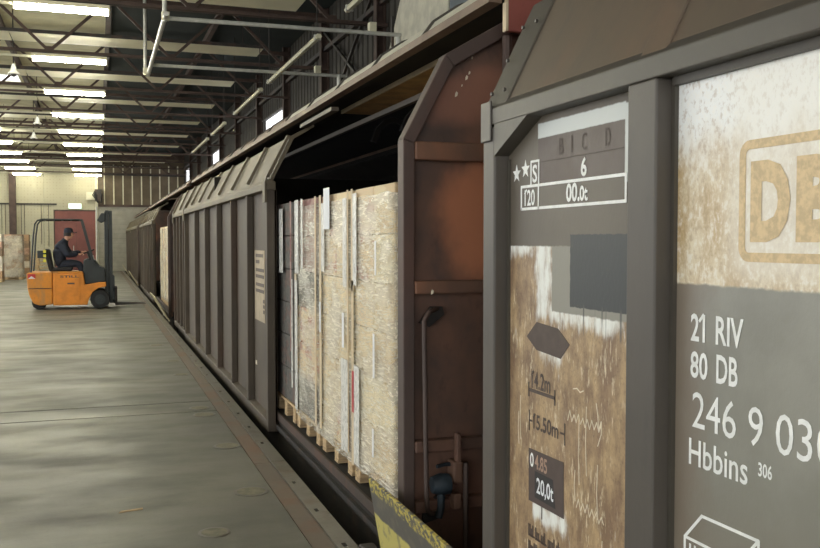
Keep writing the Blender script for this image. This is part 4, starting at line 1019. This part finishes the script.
MB().box(hx + 0.088, hx + 0.098, FM - 0.022, FM + 0.022, hz - 0.066, hz - 0.060).build('mouth', plain('lips', rgb(150, 92, 84), 0.6), hd)
MB().lathe([(0.094, -0.05), (0.098, 0.0), (0.094, 0.04), (0.06, 0.07)], (hx - 0.02, FM, hz + 0.0), 'z', 16).build('hair', plain('dark hair', rgb(50, 42, 38), 0.8), hd, smooth=True)
MB().lathe([(0.104, 0.02), (0.108, 0.05), (0.10, 0.10), (0.07, 0.135), (0.02, 0.145)], (hx - 0.008, FM, hz + 0.01), 'z', 20).build('cap', NAVY, hd, smooth=True)
MB().prism([(hx + 0.06, FM - 0.085), (hx + 0.15, FM - 0.065), (hx + 0.185, FM - 0.02), (hx + 0.185, FM + 0.02), (hx + 0.15, FM + 0.065), (hx + 0.06, FM + 0.085)], hz + 0.035, hz + 0.047, 'z').build('cap_peak', NAVY, hd)
MB().tube([(HX + 0.13, FM, HZ + 0.56), (HX + 0.17, FM, HZ + 0.68)], 0.058, 12).build('neck', SKIN, hd, smooth=True)
MB().tube([(HX + 0.10, FM, HZ + 0.555), (HX + 0.135, FM, HZ + 0.60)], [0.085, 0.075], 12).build('collar', NAVY, bd, smooth=True)
def hand(w, s_):
    w = Vector(w); V2 = [w, w + Vector((0.05, 0, 0.0)), w + Vector((0.085, 0, 0.005))]; E2 = [(0, 1), (1, 2)]; R2 = [(0.026, 0.03), (0.034, 0.022), (0.034, 0.018)]
    h = skin_obj('hand', V2, E2, R2, SKIN, 2)
    for i, l in enumerate((0.06, 0.07, 0.066, 0.05)):
        y = (i - 1.5) * 0.019
        p0 = w + Vector((0.07, y, 0.008)); p1 = p0 + Vector((l * 0.5, 0, 0.012)); p2 = p1 + Vector((l * 0.35, 0, -0.02)); p3 = p2 + Vector((-0.008, 0, -0.022))
        MB().tube([p0, p1, p2, p3], [0.010, 0.0095, 0.009, 0.007], 8).build('finger', SKIN, h, smooth=True)
    p0 = w + Vector((0.03, -s_ * 0.028, 0.0))
    MB().tube([p0, p0 + Vector((0.03, -s_ * 0.025, 0.006)), p0 + Vector((0.06, -s_ * 0.022, -0.012))], [0.012, 0.011, 0.008], 8).build('thumb', SKIN, h, smooth=True)
hand((HX + 0.41, FM - 0.16, HZ + 0.245), -1); hand((HX + 0.47, FM + 0.14, HZ + 0.30), 1)
for s_ in (-1, 1):
    y = FM + s_ * 0.12
    MB().prism([(HX + 0.50, HZ - 0.49), (HX + 0.76, HZ - 0.49), (HX + 0.77, HZ - 0.45), (HX + 0.70, HZ - 0.41), (HX + 0.62, HZ - 0.37), (HX + 0.60, HZ - 0.32), (HX + 0.51, HZ - 0.32)], y - 0.048, y + 0.048).build('shoe', M['black'], bd, bevel=0.015)
